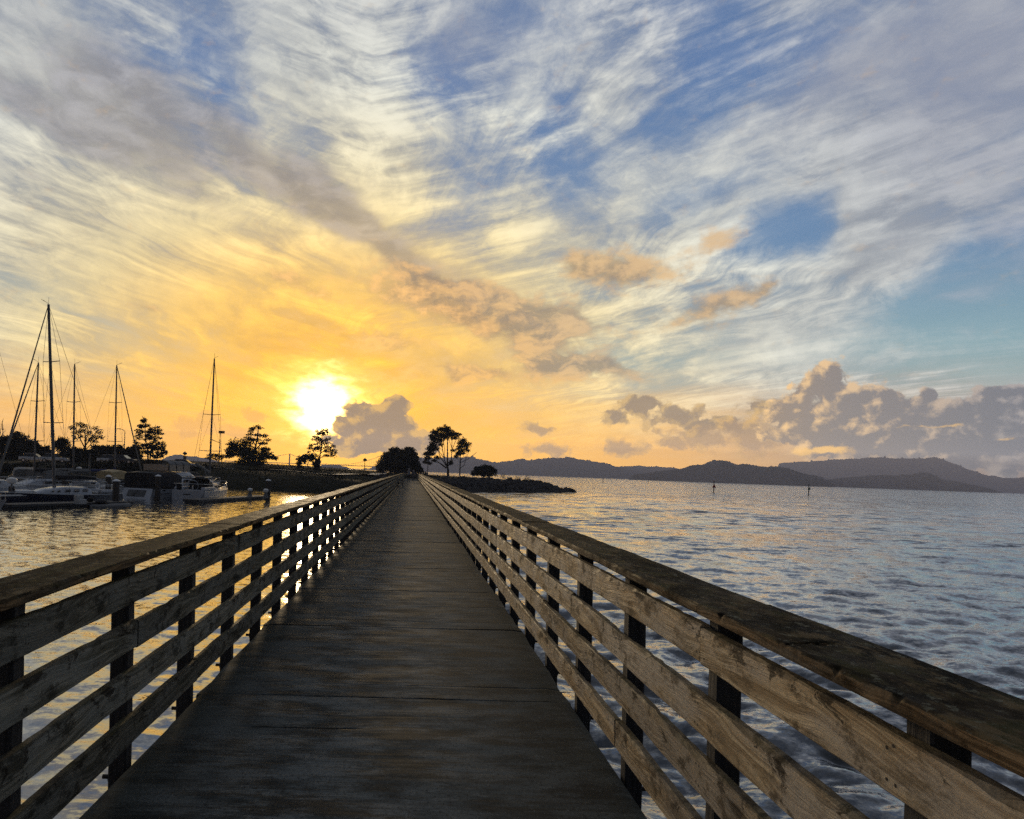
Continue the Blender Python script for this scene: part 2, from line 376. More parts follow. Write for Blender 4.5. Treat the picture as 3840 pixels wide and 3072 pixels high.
class MB:
    """collects shapes into one mesh"""
    def __init__(s): s.v = []; s.f = []; s.mi = []; s.cur = 0
    def slot(s, i): s.cur = i; return s
    def add(s, vs, fs):
        b = len(s.v)
        s.v += [tuple(q) for q in vs]
        for f in fs: s.f.append(tuple(i + b for i in f)); s.mi.append(s.cur)
        return s
    def box(s, c, d, rot=None, bev=0.0, taper=1.0):
        x, y, z = d[0] / 2, d[1] / 2, d[2] / 2
        if bev <= 0:
            vs = [Vector((i * x * (taper if k > 0 else 1), j * y * (taper if k > 0 else 1), k * z)) for k in (-1, 1) for j in (-1, 1) for i in (-1, 1)]
            fs = [(0, 2, 3, 1), (4, 5, 7, 6), (0, 1, 5, 4), (2, 6, 7, 3), (0, 4, 6, 2), (1, 3, 7, 5)]
        else:
            vs = []; fs = []
            rings = [(-z, bev), (-z + bev, 0), (z - bev, 0), (z, bev)]
            for zz, ins in rings:
                a, b = x - ins, y - ins; t = bev
                for (i, j) in ((1, -1), (1, 1), (-1, 1), (-1, -1)):
                    if (i, j) in ((1, -1), (-1, 1)): vs += [Vector((i * (a - t * (0 if i == 0 else 1)), j * b, zz)), Vector((i * a, j * (b - t), zz))]
                    else: vs += [Vector((i * a, j * (b - t), zz)), Vector((i * (a - t), j * b, zz))]
            for k in range(3):
                for q in range(8): fs.append((k * 8 + q, k * 8 + (q + 1) % 8, (k + 1) * 8 + (q + 1) % 8, (k + 1) * 8 + q))
            fs.append(tuple(range(7, -1, -1))); fs.append(tuple(range(24, 32)))
        M = rot.to_matrix() if rot is not None else None
        c = Vector(c)
        return s.add([(M @ q if M else q) + c for q in vs], fs)
    def tube(s, pts, rad, n=6, caps=True):
        pts = [Vector(p) for p in pts]
        if not hasattr(rad, '__len__'): rad = [rad] * len(pts)
        vs, fs = [], []
        up = None
        for i, p in enumerate(pts):
            t = (pts[min(i + 1, len(pts) - 1)] - pts[max(i - 1, 0)])
            if t.length < 1e-9: t = Vector((0, 0, 1))
            t.normalize()
            if up is None: up = Vector((1, 0, 0)) if abs(t.x) < 0.9 else Vector((0, 1, 0))
            a = t.cross(up).normalized(); b = a.cross(t).normalized()
            up = b if abs(b.dot(t)) < 0.9 else up
            a = t.cross(b).normalized()
            for k in range(n):
                w = 2 * math.pi * k / n
                vs.append(p + (a * math.cos(w) + b * math.sin(w)) * rad[i])
        for i in range(len(pts) - 1):
            for k in range(n): fs.append((i * n + k, i * n + (k + 1) % n, (i + 1) * n + (k + 1) % n, (i + 1) * n + k))
        if caps:
            fs.append(tuple(range(n - 1, -1, -1))); fs.append(tuple((len(pts) - 1) * n + k for k in range(n)))
        return s.add(vs, fs)
    def lathe(s, prof, n=12, c=(0, 0, 0)):
        c = Vector(c); vs = []; fs = []
        for r_, z_ in prof:
            for k in range(n):
                w = 2 * math.pi * k / n
                vs.append(c + Vector((r_ * math.cos(w), r_ * math.sin(w), z_)))
        for i in range(len(prof) - 1):
            for k in range(n): fs.append((i * n + k, i * n + (k + 1) % n, (i + 1) * n + (k + 1) % n, (i + 1) * n + k))
        fs.append(tuple(range(n - 1, -1, -1))); fs.append(tuple((len(prof) - 1) * n + k for k in range(n)))
        return s.add(vs, fs)
    def prism(s, poly, axis_vec, origin=(0, 0, 0)):
        """polygon of 3-D points extruded along a vector"""
        n = len(poly); o = Vector(origin); a = Vector(axis_vec)
        vs = [o + Vector(p) for p in poly] + [o + Vector(p) + a for p in poly]
        fs = [tuple(range(n - 1, -1, -1)), tuple(range(n, 2 * n))] + [(i, (i + 1) % n, (i + 1) % n + n, i + n) for i in range(n)]
        return s.add(vs, fs)
    def loft(s, rings, closed=True, cap0=True, cap1=True):
        n = len(rings[0]); vs = [p for r_ in rings for p in r_]; fs = []
        for i in range(len(rings) - 1):
            for k in range(n if closed else n - 1): fs.append((i * n + k, i * n + (k + 1) % n, (i + 1) * n + (k + 1) % n, (i + 1) * n + k))
        if cap0: fs.append(tuple(range(n - 1, -1, -1)))
        if cap1: fs.append(tuple((len(rings) - 1) * n + k for k in range(n)))
        return s.add(vs, fs)
    def mesh(s, name, *mats, smooth=None):
        me = bpy.data.meshes.new(name)
        me.from_pydata(s.v, [], s.f)
        for q in mats: me.materials.append(q)
        me.polygons.foreach_set('material_index', s.mi)
        bm = bmesh.new(); bm.from_mesh(me); bmesh.ops.recalc_face_normals(bm, faces=bm.faces); bm.to_mesh(me); bm.free()
        if smooth is not None:
            me.polygons.foreach_set('use_smooth', np.ones(len(me.polygons), bool))
            me.set_sharp_from_angle(angle=R(smooth))
        me.update()
        return me
    def build(s, name, mats, parent=None, smooth=None, loc=None, rot=None):
        if not isinstance(mats, (list, tuple)): mats = [mats]
        return link_mesh(name, s.mesh(name, *mats, smooth=smooth), parent, loc, rot)

# ------------------------------------------------------------------ materials
def material(name, fn=None, base=(0.5, 0.5, 0.5), rough=0.6, metal=0.0, spec=0.5, var=0.0, scale=3.0):
    m = bpy.data.materials.new(name)
    m.use_nodes = True
    t = m.node_tree
    for n in list(t.nodes): t.nodes.remove(n)
    g = G(t)
    p = g.node('ShaderNodeBsdfPrincipled')
    o = g.node('ShaderNodeOutputMaterial')
    t.links.new(p.outputs[0], o.inputs[0])
    p.inputs['Base Color'].default_value = (*base, 1); p.inputs['Roughness'].default_value = rough
    p.inputs['Metallic'].default_value = metal; p.inputs['Specular IOR Level'].default_value = spec
    if fn: fn(g, p)
    else:
        tc = g.node('ShaderNodeTexCoord')
        n = g.noise(tc.outputs['Object'], scale, 6.0, 0.6)
        v = var or 0.25
        g.put(p.inputs['Base Color'], g.mix(n, tuple(b * (1 - v) for b in base), tuple(min(1, b * (1 + v)) for b in base)))
        g.put(p.inputs['Roughness'], g.sm(n, 0.3, 0.7, max(0.02, rough - 0.08), min(1, rough + 0.08)))
    return m
def bump(g, p, h, strength=0.4, dist=0.01):
    b = g.node('ShaderNodeBump')
    b.inputs['Strength'].default_value = strength; b.inputs['Distance'].default_value = dist
    g.put(b.inputs['Height'], h); g.t.links.new(b.outputs[0], p.inputs['Normal'])

def wood_fn(light, dark, grey, moss_amt, cap=False, spec=0.06):
    def fn(g, p):
        tc = g.node('ShaderNodeTexCoord'); oi = g.node('ShaderNodeObjectInfo'); geo = g.node('ShaderNodeNewGeometry')
        rnd = X(g, oi.outputs['Random'])
        x, y, z = g.sep(tc.outputs['Object'])
        seed = rnd * 57.0
        # slow wander so the grain is not ruled with a straight edge
        wob = g.noise(g.vec(y * 0.9, z * 3.0 + seed, x * 3.0), 1.0, 3.0, 0.5)
        gr = g.noise(g.vec(x * 26.0 + seed, y * 0.9 + seed, z * 52.0 + (wob - 0.5) * 12.0), 1.0, 6.0, 0.62)
        fine = g.noise(g.vec(x * 130.0, y * 5.0 + seed, z * 150.0 + (wob - 0.5) * 40.0), 1.0, 3.0, 0.6)
        pat = g.noise(g.vec(x * 3.0 + seed, y * 1.7 + seed, z * 6.0), 1.0, 5.0, 0.6)
        dirt = g.noise(g.vec(x * 9.0, y * 5.0 + seed, z * 9.0 + seed), 1.0, 7.0, 0.68)
        c = g.mix(g.sm(gr + (fine - 0.5) * 0.35, 0.40, 0.60), dark, light)
        c = g.mix(g.sm(pat, 0.42, 0.60) * 0.75, c, grey)
        blot = g.noise(g.vec(x * 6.0, y * 3.2 + seed, z * 11.0 + seed), 1.0, 8.0, 0.72)
        c = g.mix(g.sm(blot, 0.51, 0.63) * 0.60, c, tuple(q * 0.40 for q in dark))
        c = g.mix(g.sm(dirt, 0.54, 0.64) * 0.75, c, tuple(q * 0.25 for q in dark))
        # whole boards differ
        hv = g.m('FRACT', rnd * 7.31)
        c = g.vm('SCALE', c, g.sm(hv, 0.0, 1.0, 0.80, 1.25, 'LINEAR'))
        # knots
        vo = g.node('ShaderNodeTexVoronoi', feature='F1')
        g.put(vo.inputs['Vector'], g.vec(y * 1.35 + seed, (z + x) * 4.5 + seed * 2.0, 0.0)); vo.inputs['Scale'].default_value = 1.0
        kd = X(g, vo.outputs['Distance'])
        kn = g.sm(kd + (fine - 0.5) * 0.06, 0.15, 0.05)
        c = g.mix(kn * 0.85, c, (0.022, 0.014, 0.009))
        ring = g.sm(kd, 0.34, 0.14) * g.sm(g.m('SINE', kd * 95.0), 0.1, 0.9) * 0.45
        c = g.mix(ring, c, tuple(q * 0.5 for q in dark))
        # drips running down from the upper edge, dark splits
        if not cap:
            dr = g.noise(g.vec(y * 9.0 + seed + (pat - 0.5) * 6.0, z * 4.0 + seed, 0.0), 1.0, 7.0, 0.7)
            top = g.sm(z, -0.055, 0.07)
            c = g.mix(g.sm(dr * 0.85 + top * 0.10, 0.54, 0.60) * 0.85, c, (0.016, 0.012, 0.009))
            crk = g.noise(g.vec(y * 38.0 + seed, z * 5.0, 0.0), 1.0, 3.0, 0.7)
            c = g.mix(g.sm(crk * 0.82 + g.m('ABSOLUTE', z) * 0.6, 0.62, 0.66) * 0.8, c, (0.012, 0.009, 0.007))
        # moss and black algae on what faces up
        nx, ny, nz = g.sep(geo.outputs['Normal'])
        mo = g.noise(g.vec(x * 14.0, y * 6.0 + seed, z * 5.0), 1.0, 7.0, 0.65)
        up = g.sm(nz, 0.30, 0.85)
        c = g.mix(up * g.sm(mo, 0.34, 0.62) * moss_amt, c, (0.040, 0.036, 0.014))
        c = g.mix(up * g.sm(mo, 0.56, 0.44) * moss_amt * 0.85, c, (0.016, 0.013, 0.009))
        if cap:
            li = g.noise(g.vec(x * 24.0, y * 17.0 + seed, z * 9.0), 1.0, 5.0, 0.75)
            c = g.mix(up * g.sm(blot, 0.46, 0.58) * 0.9, c, (0.008, 0.007, 0.005))
            wrn = g.noise(g.vec(x * 8.0, y * 2.6 + seed, 7.0), 1.0, 7.0, 0.7)
            c = g.mix(up * g.sm(wrn, 0.54, 0.60) * 0.75, c, (0.13, 0.095, 0.05))
            c = g.mix(up * g.sm(li, 0.57, 0.64) * 0.7, c, (0.15, 0.145, 0.10))
        g.put(p.inputs['Base Color'], c)
        g.put(p.inputs['Roughness'], g.sm(dirt, 0.3, 0.7, 0.55, 0.85))
        p.inputs['Specular IOR Level'].default_value = spec
        h = gr * 0.6 + fine * 0.4 + dirt * 0.5 + blot * 0.5 - kn * 0.4
        bump(g, p, h, 0.9, 0.009)
    return fn
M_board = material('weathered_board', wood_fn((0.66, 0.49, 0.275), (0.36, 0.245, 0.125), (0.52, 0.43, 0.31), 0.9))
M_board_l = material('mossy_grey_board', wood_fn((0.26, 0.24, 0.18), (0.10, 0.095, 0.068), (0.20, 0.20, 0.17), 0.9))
M_cap = material('mossy_cap_board', wood_fn((0.25, 0.165, 0.085), (0.09, 0.058, 0.030), (0.10, 0.088, 0.065), 1.0, True, 0.012))
def post_fn(g, p):
    tc = g.node('ShaderNodeTexCoord'); oi = g.node('ShaderNodeObjectInfo')
    x, y, z = g.sep(tc.outputs['Object']); seed = X(g, oi.outputs['Random']) * 41.0
    gr = g.noise(g.vec(x * 55.0 + seed, y * 55.0, z * 2.4 + seed), 1.0, 6.0, 0.62)
    dt = g.noise(g.vec(x * 6.0, y * 6.0 + seed, z * 3.0 + seed), 1.0, 6.0, 0.6)
    c = g.mix(g.sm(gr, 0.35, 0.65), (0.022, 0.023, 0.025), (0.055, 0.053, 0.050))
    c = g.mix(g.sm(dt, 0.45, 0.7) * 0.8, c, (0.026, 0.024, 0.022))
    g.put(p.inputs['Base Color'], c); p.inputs['Roughness'].default_value = 0.75; p.inputs['Specular IOR Level'].default_value = 0.3
    bump(g, p, gr, 0.7, 0.005)
M_post = material('dark_post_timber', post_fn)

def deck_fn(g, p):
    tc = g.node('ShaderNodeTexCoord'); oi = g.node('ShaderNodeObjectInfo')
    x, y, z = g.sep(tc.outputs['Object']); rnd = X(g, oi.outputs['Random']); seed = rnd * 33.0
    wob = g.noise(g.vec(x * 0.8, y * 1.2 + seed, 0.0), 1.0, 3.0)
    st = g.noise(g.vec(x * 0.75 + seed, y * 24.0 + (wob - 0.5) * 5.0 + seed, 0.0), 1.0, 6.0, 0.66)
    st2 = g.noise(g.vec(x * 3.0 + seed, y * 85.0 + (wob - 0.5) * 16.0, 0.0), 1.0, 4.0, 0.6)
    pt = g.noise(g.vec(x * 1.5 + seed, y * 2.6 + seed, 0.0), 1.0, 5.0, 0.62)
    gt = g.noise(g.vec(x * 60.0, y * 42.0 + seed, 0.0), 1.0, 4.0, 0.75)
    bl = g.noise(g.vec(x * 2.6 + seed, y * 5.0 + seed, 3.0), 1.0, 7.0, 0.70)
    c = g.mix(g.sm(st * 0.25 + pt * 0.35 + bl * 0.4, 0.42, 0.58), (0.020, 0.0235, 0.0230), (0.086, 0.097, 0.093))
    worn = g.sm(g.m('ABSOLUTE', x + 0.1) + (pt - 0.5) * 0.9, 1.0, 0.25)
    c = g.mix(worn * g.sm(bl + (st2 - 0.5) * 0.5, 0.46, 0.62) * 0.6, c, (0.165, 0.178, 0.170))
    c = g.mix(g.sm(gt, 0.57, 0.70) * g.sm(bl, 0.38, 0.58, 0.15, 0.85), c, (0.170, 0.185, 0.182))
    c = g.mix(g.sm(gt, 0.46, 0.34) * 0.75, c, (0.007, 0.006, 0.005))
    # dirt and moss gathered along both edges
    edge = g.sm(g.m('ABSOLUTE', x), 0.85, 1.22)
    c = g.mix(edge * g.sm(pt, 0.35, 0.62) * 0.7, c, (0.022, 0.023, 0.014))
    c = g.vm('SCALE', c, g.sm(rnd, 0.0, 1.0, 0.85, 1.15, 'LINEAR'))
    g.put(p.inputs['Base Color'], c)
    g.put(p.inputs['Roughness'], g.sm(pt * 0.5 + st * 0.5, 0.40, 0.60, 0.62, 0.90))
    p.inputs['Specular IOR Level'].default_value = 0.03
    bump(g, p, st2 * 0.1 + gt * 0.6, 0.22, 0.004)
M_deck = material('gritty_dark_deck', deck_fn)
M_nail = material('rusty_nail', base=(0.02, 0.014, 0.010), rough=0.8, scale=60)

def water_fn(g, p):
    geo = g.node('ShaderNodeNewGeometry')
    x, y, z = g.sep(geo.outputs['Position'])
    side = g.sm(x, -3.5, 0.5)                     # calm basin on the left, open bay on the right
    n1 = g.sep(g.noise(g.vec(x * 2.0, y * 3.1, 0.0), 1.0, 4.0, 0.55, color=True))
    n2 = g.sep(g.noise(g.vec(x * 8.5, y * 12.0, 4.0), 1.0, 3.0, 0.55, color=True))
    a1 = g.sm(side, 0.0, 1.0, 0.36, 0.72, 'LINEAR'); a2 = g.sm(side, 0.0, 1.0, 0.28, 0.52, 'LINEAR')
    n0 = g.sep(g.noise(g.vec(x * 0.42, y * 0.80, 2.0), 1.0, 3.0, 0.5, color=True))
    nb = g.sep(g.noise(g.vec(x * 0.11, y * 0.24, 6.0), 1.0, 3.0, 0.5, color=True))
    far = g.sm(y, 18.0, 60.0) * side
    # gusts roughen some patches more than others
    gust = g.noise(g.vec(x * 0.03, y * 0.045, 9.0), 1.0, 4.0, 0.6)
    ga = g.sm(gust, 0.36, 0.64, 0.72, 1.25)
    dx = ((n1[0] - 0.5) * a1 + (n2[0] - 0.5) * a2 + (n0[0] - 0.5) * far * 0.6 + (nb[0] - 0.5) * far * 0.3) * ga
    dy = ((n1[1] - 0.5) * a1 + (n2[1] - 0.5) * a2 + (n0[1] - 0.5) * far * 1.6 + (nb[1] - 0.5) * far * 1.0) * ga
    nn = g.vm('NORMALIZE', g.vm('ADD', geo.outputs['Normal'], g.vec(dx, dy, 0.0)))
    g.t.links.new(nn.s, p.inputs['Normal'])
    p.inputs['Base Color'].default_value = (0.018, 0.023, 0.022, 1)
    p.inputs['Roughness'].default_value = 0.06
    g.put(p.inputs['IOR'], g.sm(side, 0.0, 1.0, 1.95, 1.42, 'LINEAR'))
    p.inputs['Coat Weight'].default_value = 1.0; g.put(p.inputs['Coat IOR'], g.sm(side, 0.0, 1.0, 1.65, 1.36, 'LINEAR')); p.inputs['Coat Roughness'].default_value = 0.10
    g.t.links.new(nn.s, p.inputs['Coat Normal'])
M_water = material('bay_water', water_fn)

def land_fn(g, p):
    tc = g.node('ShaderNodeTexCoord')
    n = g.noise(tc.outputs['Object'], 0.35, 8.0, 0.65); n2 = g.noise(tc.outputs['Object'], 4.0, 5.0, 0.7)
    c = g.mix(g.sm(n, 0.35, 0.65), (0.010, 0.012, 0.004), (0.022, 0.020, 0.008))
    c = g.mix(g.sm(n2, 0.45, 0.7) * 0.6, c, (0.020, 0.020, 0.008))
    g.put(p.inputs['Base Color'], c); p.inputs['Roughness'].default_value = 0.95; p.inputs['Specular IOR Level'].default_value = 0.1
    bump(g, p, n2, 1.0, 0.3)
M_land = material('rough_grass_bank', land_fn)
M_grass = material('grass_blades', base=(0.020, 0.020, 0.009), rough=0.9, spec=0.1, scale=2)
M_path = material('pale_path', base=(0.30, 0.27, 0.23), rough=0.75, scale=1.0)
M_rock = material('dark_rock', base=(0.036, 0.034, 0.032), rough=0.9, spec=0.15, var=0.5, scale=2.5)
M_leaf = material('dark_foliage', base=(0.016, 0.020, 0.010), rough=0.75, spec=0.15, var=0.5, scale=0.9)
M_bark = material('grey_bark', base=(0.040, 0.033, 0.026), rough=0.95, spec=0.1, var=0.4, scale=5)
def hill_fn(g, p):
    tc = g.node('ShaderNodeTexCoord')
    n = g.noise(tc.outputs['Object'], 0.016, 8.0, 0.65)
    g.put(p.inputs['Base Color'], g.mix(g.sm(n, 0.4, 0.6), (0.020, 0.024, 0.016), (0.050, 0.044, 0.032)))
    p.inputs['Roughness'].default_value = 1.0; p.inputs['Specular IOR Level'].default_value = 0.0
M_hill = material('scrub_hillside', hill_fn)
M_gel = material('white_gelcoat', base=(0.34, 0.36, 0.385), rough=0.28, var=0.06, scale=1.2)
M_navy = material('navy_hull_paint', base=(0.012, 0.016, 0.032), rough=0.2, var=0.2, scale=1.2)
M_deckw = material('boat_deck', base=(0.30, 0.30, 0.29), rough=0.6, var=0.1)
M_glass = material('smoked_glass', base=(0.010, 0.012, 0.015), rough=0.06, var=0.1)
M_alu = material('mast_aluminium', base=(0.10, 0.10, 0.10), rough=0.5, metal=0.4, var=0.15)
M_wire = material('rigging_wire', base=(0.03, 0.03, 0.03), rough=0.9, spec=0.05, var=0.2)
M_steel = material('stainless_rail', base=(0.45, 0.45, 0.44), rough=0.3, metal=0.8, var=0.1)
M_black = material('black_canvas', base=(0.004, 0.004, 0.005), rough=0.85, var=0.3, scale=6)
M_blue = material('blue_canvas', base=(0.014, 0.025, 0.10), rough=0.85, var=0.25, scale=6)
M_tan = material('tan_canvas', base=(0.34, 0.26, 0.13), rough=0.85, var=0.2, scale=6)
M_grey = material('grey_canvas', base=(0.13, 0.13, 0.125), rough=0.85, var=0.2, scale=6)
M_vinyl = material('clear_vinyl', base=(0.30, 0.25, 0.19), rough=0.25, var=0.2, scale=3)
M_dock = material('dock_planking', base=(0.10, 0.085, 0.065), rough=0.85, var=0.3, scale=5)
M_pile = material('tarred_pile', base=(0.045, 0.038, 0.032), rough=0.85, var=0.35, scale=4)
M_white = material('white_plastic', base=(0.62, 0.62, 0.60), rough=0.5, var=0.08)
M_rubber = material('black_rubber', base=(0.016, 0.016, 0.017), rough=0.6, var=0.3)
M_red = material('red_marker_paint', base=(0.30, 0.018, 0.015), rough=0.6, var=0.2)
M_green = material('green_marker_paint', base=(0.012, 0.07, 0.030), rough=0.6, var=0.2)
M_iron = material('dark_iron', base=(0.022, 0.022, 0.022), rough=0.55, var=0.3)
M_cloth1 = material('grey_jacket', base=(0.16, 0.17, 0.19), rough=0.9, var=0.2, scale=6)
M_cloth2 = material('dark_trousers', base=(0.016, 0.016, 0.020), rough=0.9, var=0.2, scale=6)
M_cloth3 = material('dark_coat', base=(0.10, 0.10, 0.115), rough=0.9, var=0.2, scale=6)
M_skin = material('skin', base=(0.35, 0.21, 0.15), rough=0.55, var=0.1, scale=20)
M_hair = material('pale_hair', base=(0.26, 0.25, 0.24), rough=0.8, var=0.2, scale=30)
M_car1 = material('silver_car_paint', base=(0.42, 0.42, 0.42), rough=0.22, metal=0.3, var=0.05)
M_car2 = material('dark_car_paint', base=(0.03, 0.03, 0.035), rough=0.2, metal=0.2, var=0.1)
M_bridge = material('bridge_steel', base=(0.12, 0.05, 0.035), rough=0.7, var=0.15, scale=0.05)

# ------------------------------------------------------------------ water
def make_water():
    rng = np.random.default_rng(5)
    r1 = 1.6 * 1.0062 ** np.arange(0, 860)
    r2 = r1[-1] * 1.06 ** np.arange(1, 90)
    r = np.concatenate([[0.05, 0.5, 1.0], r1, r2])
    th = np.concatenate([np.linspace(-34, 43, 760), np.linspace(43, 326, 46)[1:-1]])
    rr, tt = np.meshgrid(r, np.radians(th), indexing='ij')
    x0 = rr * np.sin(tt); y0 = rr * np.cos(tt)
    dth = np.where((th >= -34) & (th <= 43), math.radians(77 / 760), math.radians(6.3))
    sp = np.maximum(rr * 0.0062, rr * dth[None, :])
    side = 1 / (1 + np.exp(-(x0 + 1.4) / 0.7))
    z = np.zeros_like(x0); dx = np.zeros_like(x0); dy = np.zeros_like(x0)
    N = 84
    lam = np.exp(rng.uniform(np.log(0.28), np.log(3.6), N))
    gust = 0.82 + 0.30 * np.sin(x0 * 0.11 + 1.3 * np.sin(y0 * 0.07)) * np.sin(y0 * 0.09 + 0.7)
    for L in lam:
        k = 2 * math.pi / L
        a = rng.normal(math.radians(-100), math.radians(34))       # towards the viewer, slightly from the right
        kx, ky = k * math.cos(a), k * math.sin(a)
        ph = rng.uniform(0, 2 * math.pi)
        st = 0.044 if L < 1.6 else 0.024
        amp = st / k
        leftf = 0.34 if L < 1.2 else 0.08
        f = np.clip((L / sp - 2.5) / 3.0, 0, 1) * (leftf + (1 - leftf) * side) * gust
        ang = kx * x0 + ky * y0 + ph + 0.5 * np.sin(0.23 * x0 + ph) + 0.5 * np.sin(0.19 * y0 - ph)
        s, c = np.sin(ang), np.cos(ang)
        z += amp * f * s
        dx -= 1.05 * amp * f * c * kx / k * -1.0 * -1.0; dy -= 1.05 * amp * f * c * ky / k * -1.0 * -1.0
    v = np.stack([x0 - 0 * dx + dx, y0 + dy, z], -1).reshape(-1, 3)
    me = np_mesh('water', v, grid_faces(len(r), len(th), True)[:, ::-1], M_water, True)
    o = link_mesh('water', me)
    tag(o, kind='structure')
make_water()

# ------------------------------------------------------------------ far hills across the bay
def hill(name, prof, d, depth, seed, rough=1.0, below=-4.0):
    rng = np.random.default_rng(seed)
    pts = np.array(prof, float)
    xs = np.arange(pts[0, 0], pts[-1, 0] + 1, 3.0)
    ys = np.interp(xs, pts[:, 0], pts[:, 1])
    for lam, am in ((90, 1.8), (37, 1.3), (17, 0.9), (8, 0.7)):
        ys += rough * am * np.sin(xs * 2 * math.pi / lam + rng.uniform(0, 6)) * np.sin(xs * 2 * math.pi / (lam * 2.7) + rng.uniform(0, 6))
    ys += rough * rng.normal(0, 0.35, len(xs))
    ridge = np.array([at(a, b, d) for a, b in zip(xs, ys)])
    n = len(xs)
    rows = []
    prof_t = [(-1.0, below), (-0.97, 0.6), (-0.8, 0.30), (-0.55, 0.58), (-0.3, 0.80), (-0.12, 0.93), (0.0, 1.0), (0.25, 0.75), (0.6, 0.35), (1.0, below)]
    for k, (t, h) in enumerate(prof_t):
        yy = d + t * depth
        gully = np.zeros(n)
        for lam in (70, 31, 13): gully += np.sin(xs / lam * 2 * math.pi + k * 0.9 + rng.uniform(0, 2.5)) * (0.05 if lam > 20 else 0.03)
        zz = ridge[:, 2].copy()
        if h == below: zz = np.full(n, below)
        elif k == 1: zz = np.full(n, 0.6)
        elif t != 0: zz = np.maximum(zz * (h + gully), 0.4)
        rows.append(np.stack([ridge[:, 0] * (yy / d), np.full(n, yy), zz], -1))
    v = np.concatenate(rows)
    o = link_mesh(name, np_mesh(name, v, grid_faces(len(rows), n), M_hill, True))
    return tag(o, kind='structure')

hill('far_ridge', [(2890, 1812), (2922, 1737), (3031, 1731), (3162, 1722), (3305, 1715), (3380, 1720), (3467, 1719), (3502, 1713), (3523, 1719), (3576, 1739), (3641, 1763),
                   (3707, 1785), (3737, 1786), (3772, 1793), (3840, 1791), (3960, 1800), (4200, 1830), (4400, 1868)], 5500, 420, 1, 0.7)
hill('back_hills', [(2240, 1790), (2321, 1750), (2388, 1747), (2459, 1750), (2517, 1754), (2580, 1762), (2680, 1806)], 4500, 250, 2, 0.5)
hill('bay_hills', [(1330, 1764), (1383, 1757), (1412, 1745), (1480, 1722), (1552, 1706), (1594, 1718), (1680, 1716), (1767, 1712), (1793, 1721), (1838, 1732), (1882, 1732), (1957, 1722),
                   (1990, 1726), (2042, 1717), (2090, 1719), (2131, 1714), (2190, 1724), (2225, 1731), (2284, 1740), (2321, 1752), (2371, 1765), (2421, 1776), (2480, 1799)], 4000, 380, 3)
hill('point_hills', [(3060, 1824), (3096, 1799), (3205, 1789), (3249, 1783), (3330, 1782), (3401, 1780), (3458, 1774), (3480, 1771), (3502, 1780), (3532, 1797), (3597, 1809), (3685, 1825), (3759, 1848)], 3000, 250, 4, 0.8)
hill('wooded_island', [(2357, 1800), (2371, 1783), (2421, 1774), (2496, 1765), (2551, 1758), (2584, 1747), (2642, 1741), (2676, 1727), (2693, 1724), (2734, 1731), (2768, 1743), (2809, 1741),
                       (2851, 1749), (2914, 1750), (2960, 1758), (3009, 1774), (3087, 1792), (3118, 1811), (3130, 1826)], 2500, 260, 5)
hill('left_hills', [(470, 1742), (560, 1738), (600, 1728), (640, 1708), (665, 1705), (700, 1709), (780, 1720), (830, 1731), (900, 1741), (980, 1746)], 3800, 300, 6, 0.7)
hill('low_far_shore', [(1180, 1752), (1210, 1743), (1260, 1744), (1300, 1752), (1330, 1760)], 3600, 120, 7, 0.4)

# ------------------------------------------------------------------ near land: the bank and the rock point
SHORE = [(-260, 122), (-70, 112), (-40, 106), (-23, 101), (-12, 99.5), (-5, 103), (-2, 116), (1.5, 120), (5, 124), (14.3, 135), (23.4, 147), (30, 157), (32, 161.5), (31, 166), (24, 176), (12, 205), (-8, 250), (-60, 300), (-260, 330)]
def shore_dist(px, py):
    """signed distance to the shoreline, positive on land"""
    P = np.array(SHORE, float); Q = np.roll(P, -1, 0)
    dm = np.full(px.shape, 1e9); inside = np.zeros(px.shape, bool)
    for a, b in zip(P, Q):
        ab = b - a
        t = np.clip(((px - a[0]) * ab[0] + (py - a[1]) * ab[1]) / (ab @ ab), 0, 1)
        dm = np.minimum(dm, np.hypot(px - a[0] - t * ab[0], py - a[1] - t * ab[1]))
        cr = ((a[1] > py) != (b[1] > py)) & (px < (b[0] - a[0]) * (py - a[1]) / (b[1] - a[1] + 1e-12) + a[0])
        inside ^= cr
    return np.where(inside, dm, -dm)
def land_z(x, y):
    x = np.asarray(x, float); y = np.asarray(y, float)
    d = shore_dist(x, y)
    h = np.where(d < 0, d * 0.35, 0.0)
    dp = np.maximum(d, 0)
    top = 2.25 + 1.15 / (1 + np.exp((x + 6) / 4.0)) * np.clip((dp - 6) / 45, 0, 1)      # higher lawn on the left
    h = np.where(d >= 0, top * (1 - np.exp(-dp / 3.4)), h)
    tip = np.clip((x - 20) / 16, 0, 1)
    h = np.where(d > 0, h * (1 - 0.45 * tip), h)
    h = h + np.where(d > 5, 0.16 * np.sin(x * 0.21 + 1) * np.sin(y * 0.13) + 0.10 * np.sin(x * 0.53 + y * 0.31), 0)
    # the pier runs in over a low landing before it meets the lawn
    cut = 1.0 + np.clip((np.abs(x + 0.15) - 1.9) / 1.6, 0, 1) * 6 + np.clip((y - 145.0) / 5.0, 0, 1) * 6
    h = np.minimum(h, cut)
    return h
def lz(x, y): return float(land_z(np.array([x]), np.array([y]))[0])
def make_land():
    xs = np.concatenate([np.arange(-262, -60, 4.0), np.arange(-60, 42, 0.8)])
    ys = np.concatenate([np.arange(94, 190, 0.8), np.arange(190, 336, 4.0)])
    gx, gy = np.meshgrid(xs, ys)
    gz = land_z(gx, gy)
    gz = np.maximum(gz, -2.5)
    v = np.stack([gx, gy, gz], -1).reshape(-1, 3)
    tag(link_mesh('ground', np_mesh('ground', v, grid_faces(len(ys), len(xs)), M_land, True)), kind='structure')
make_land()
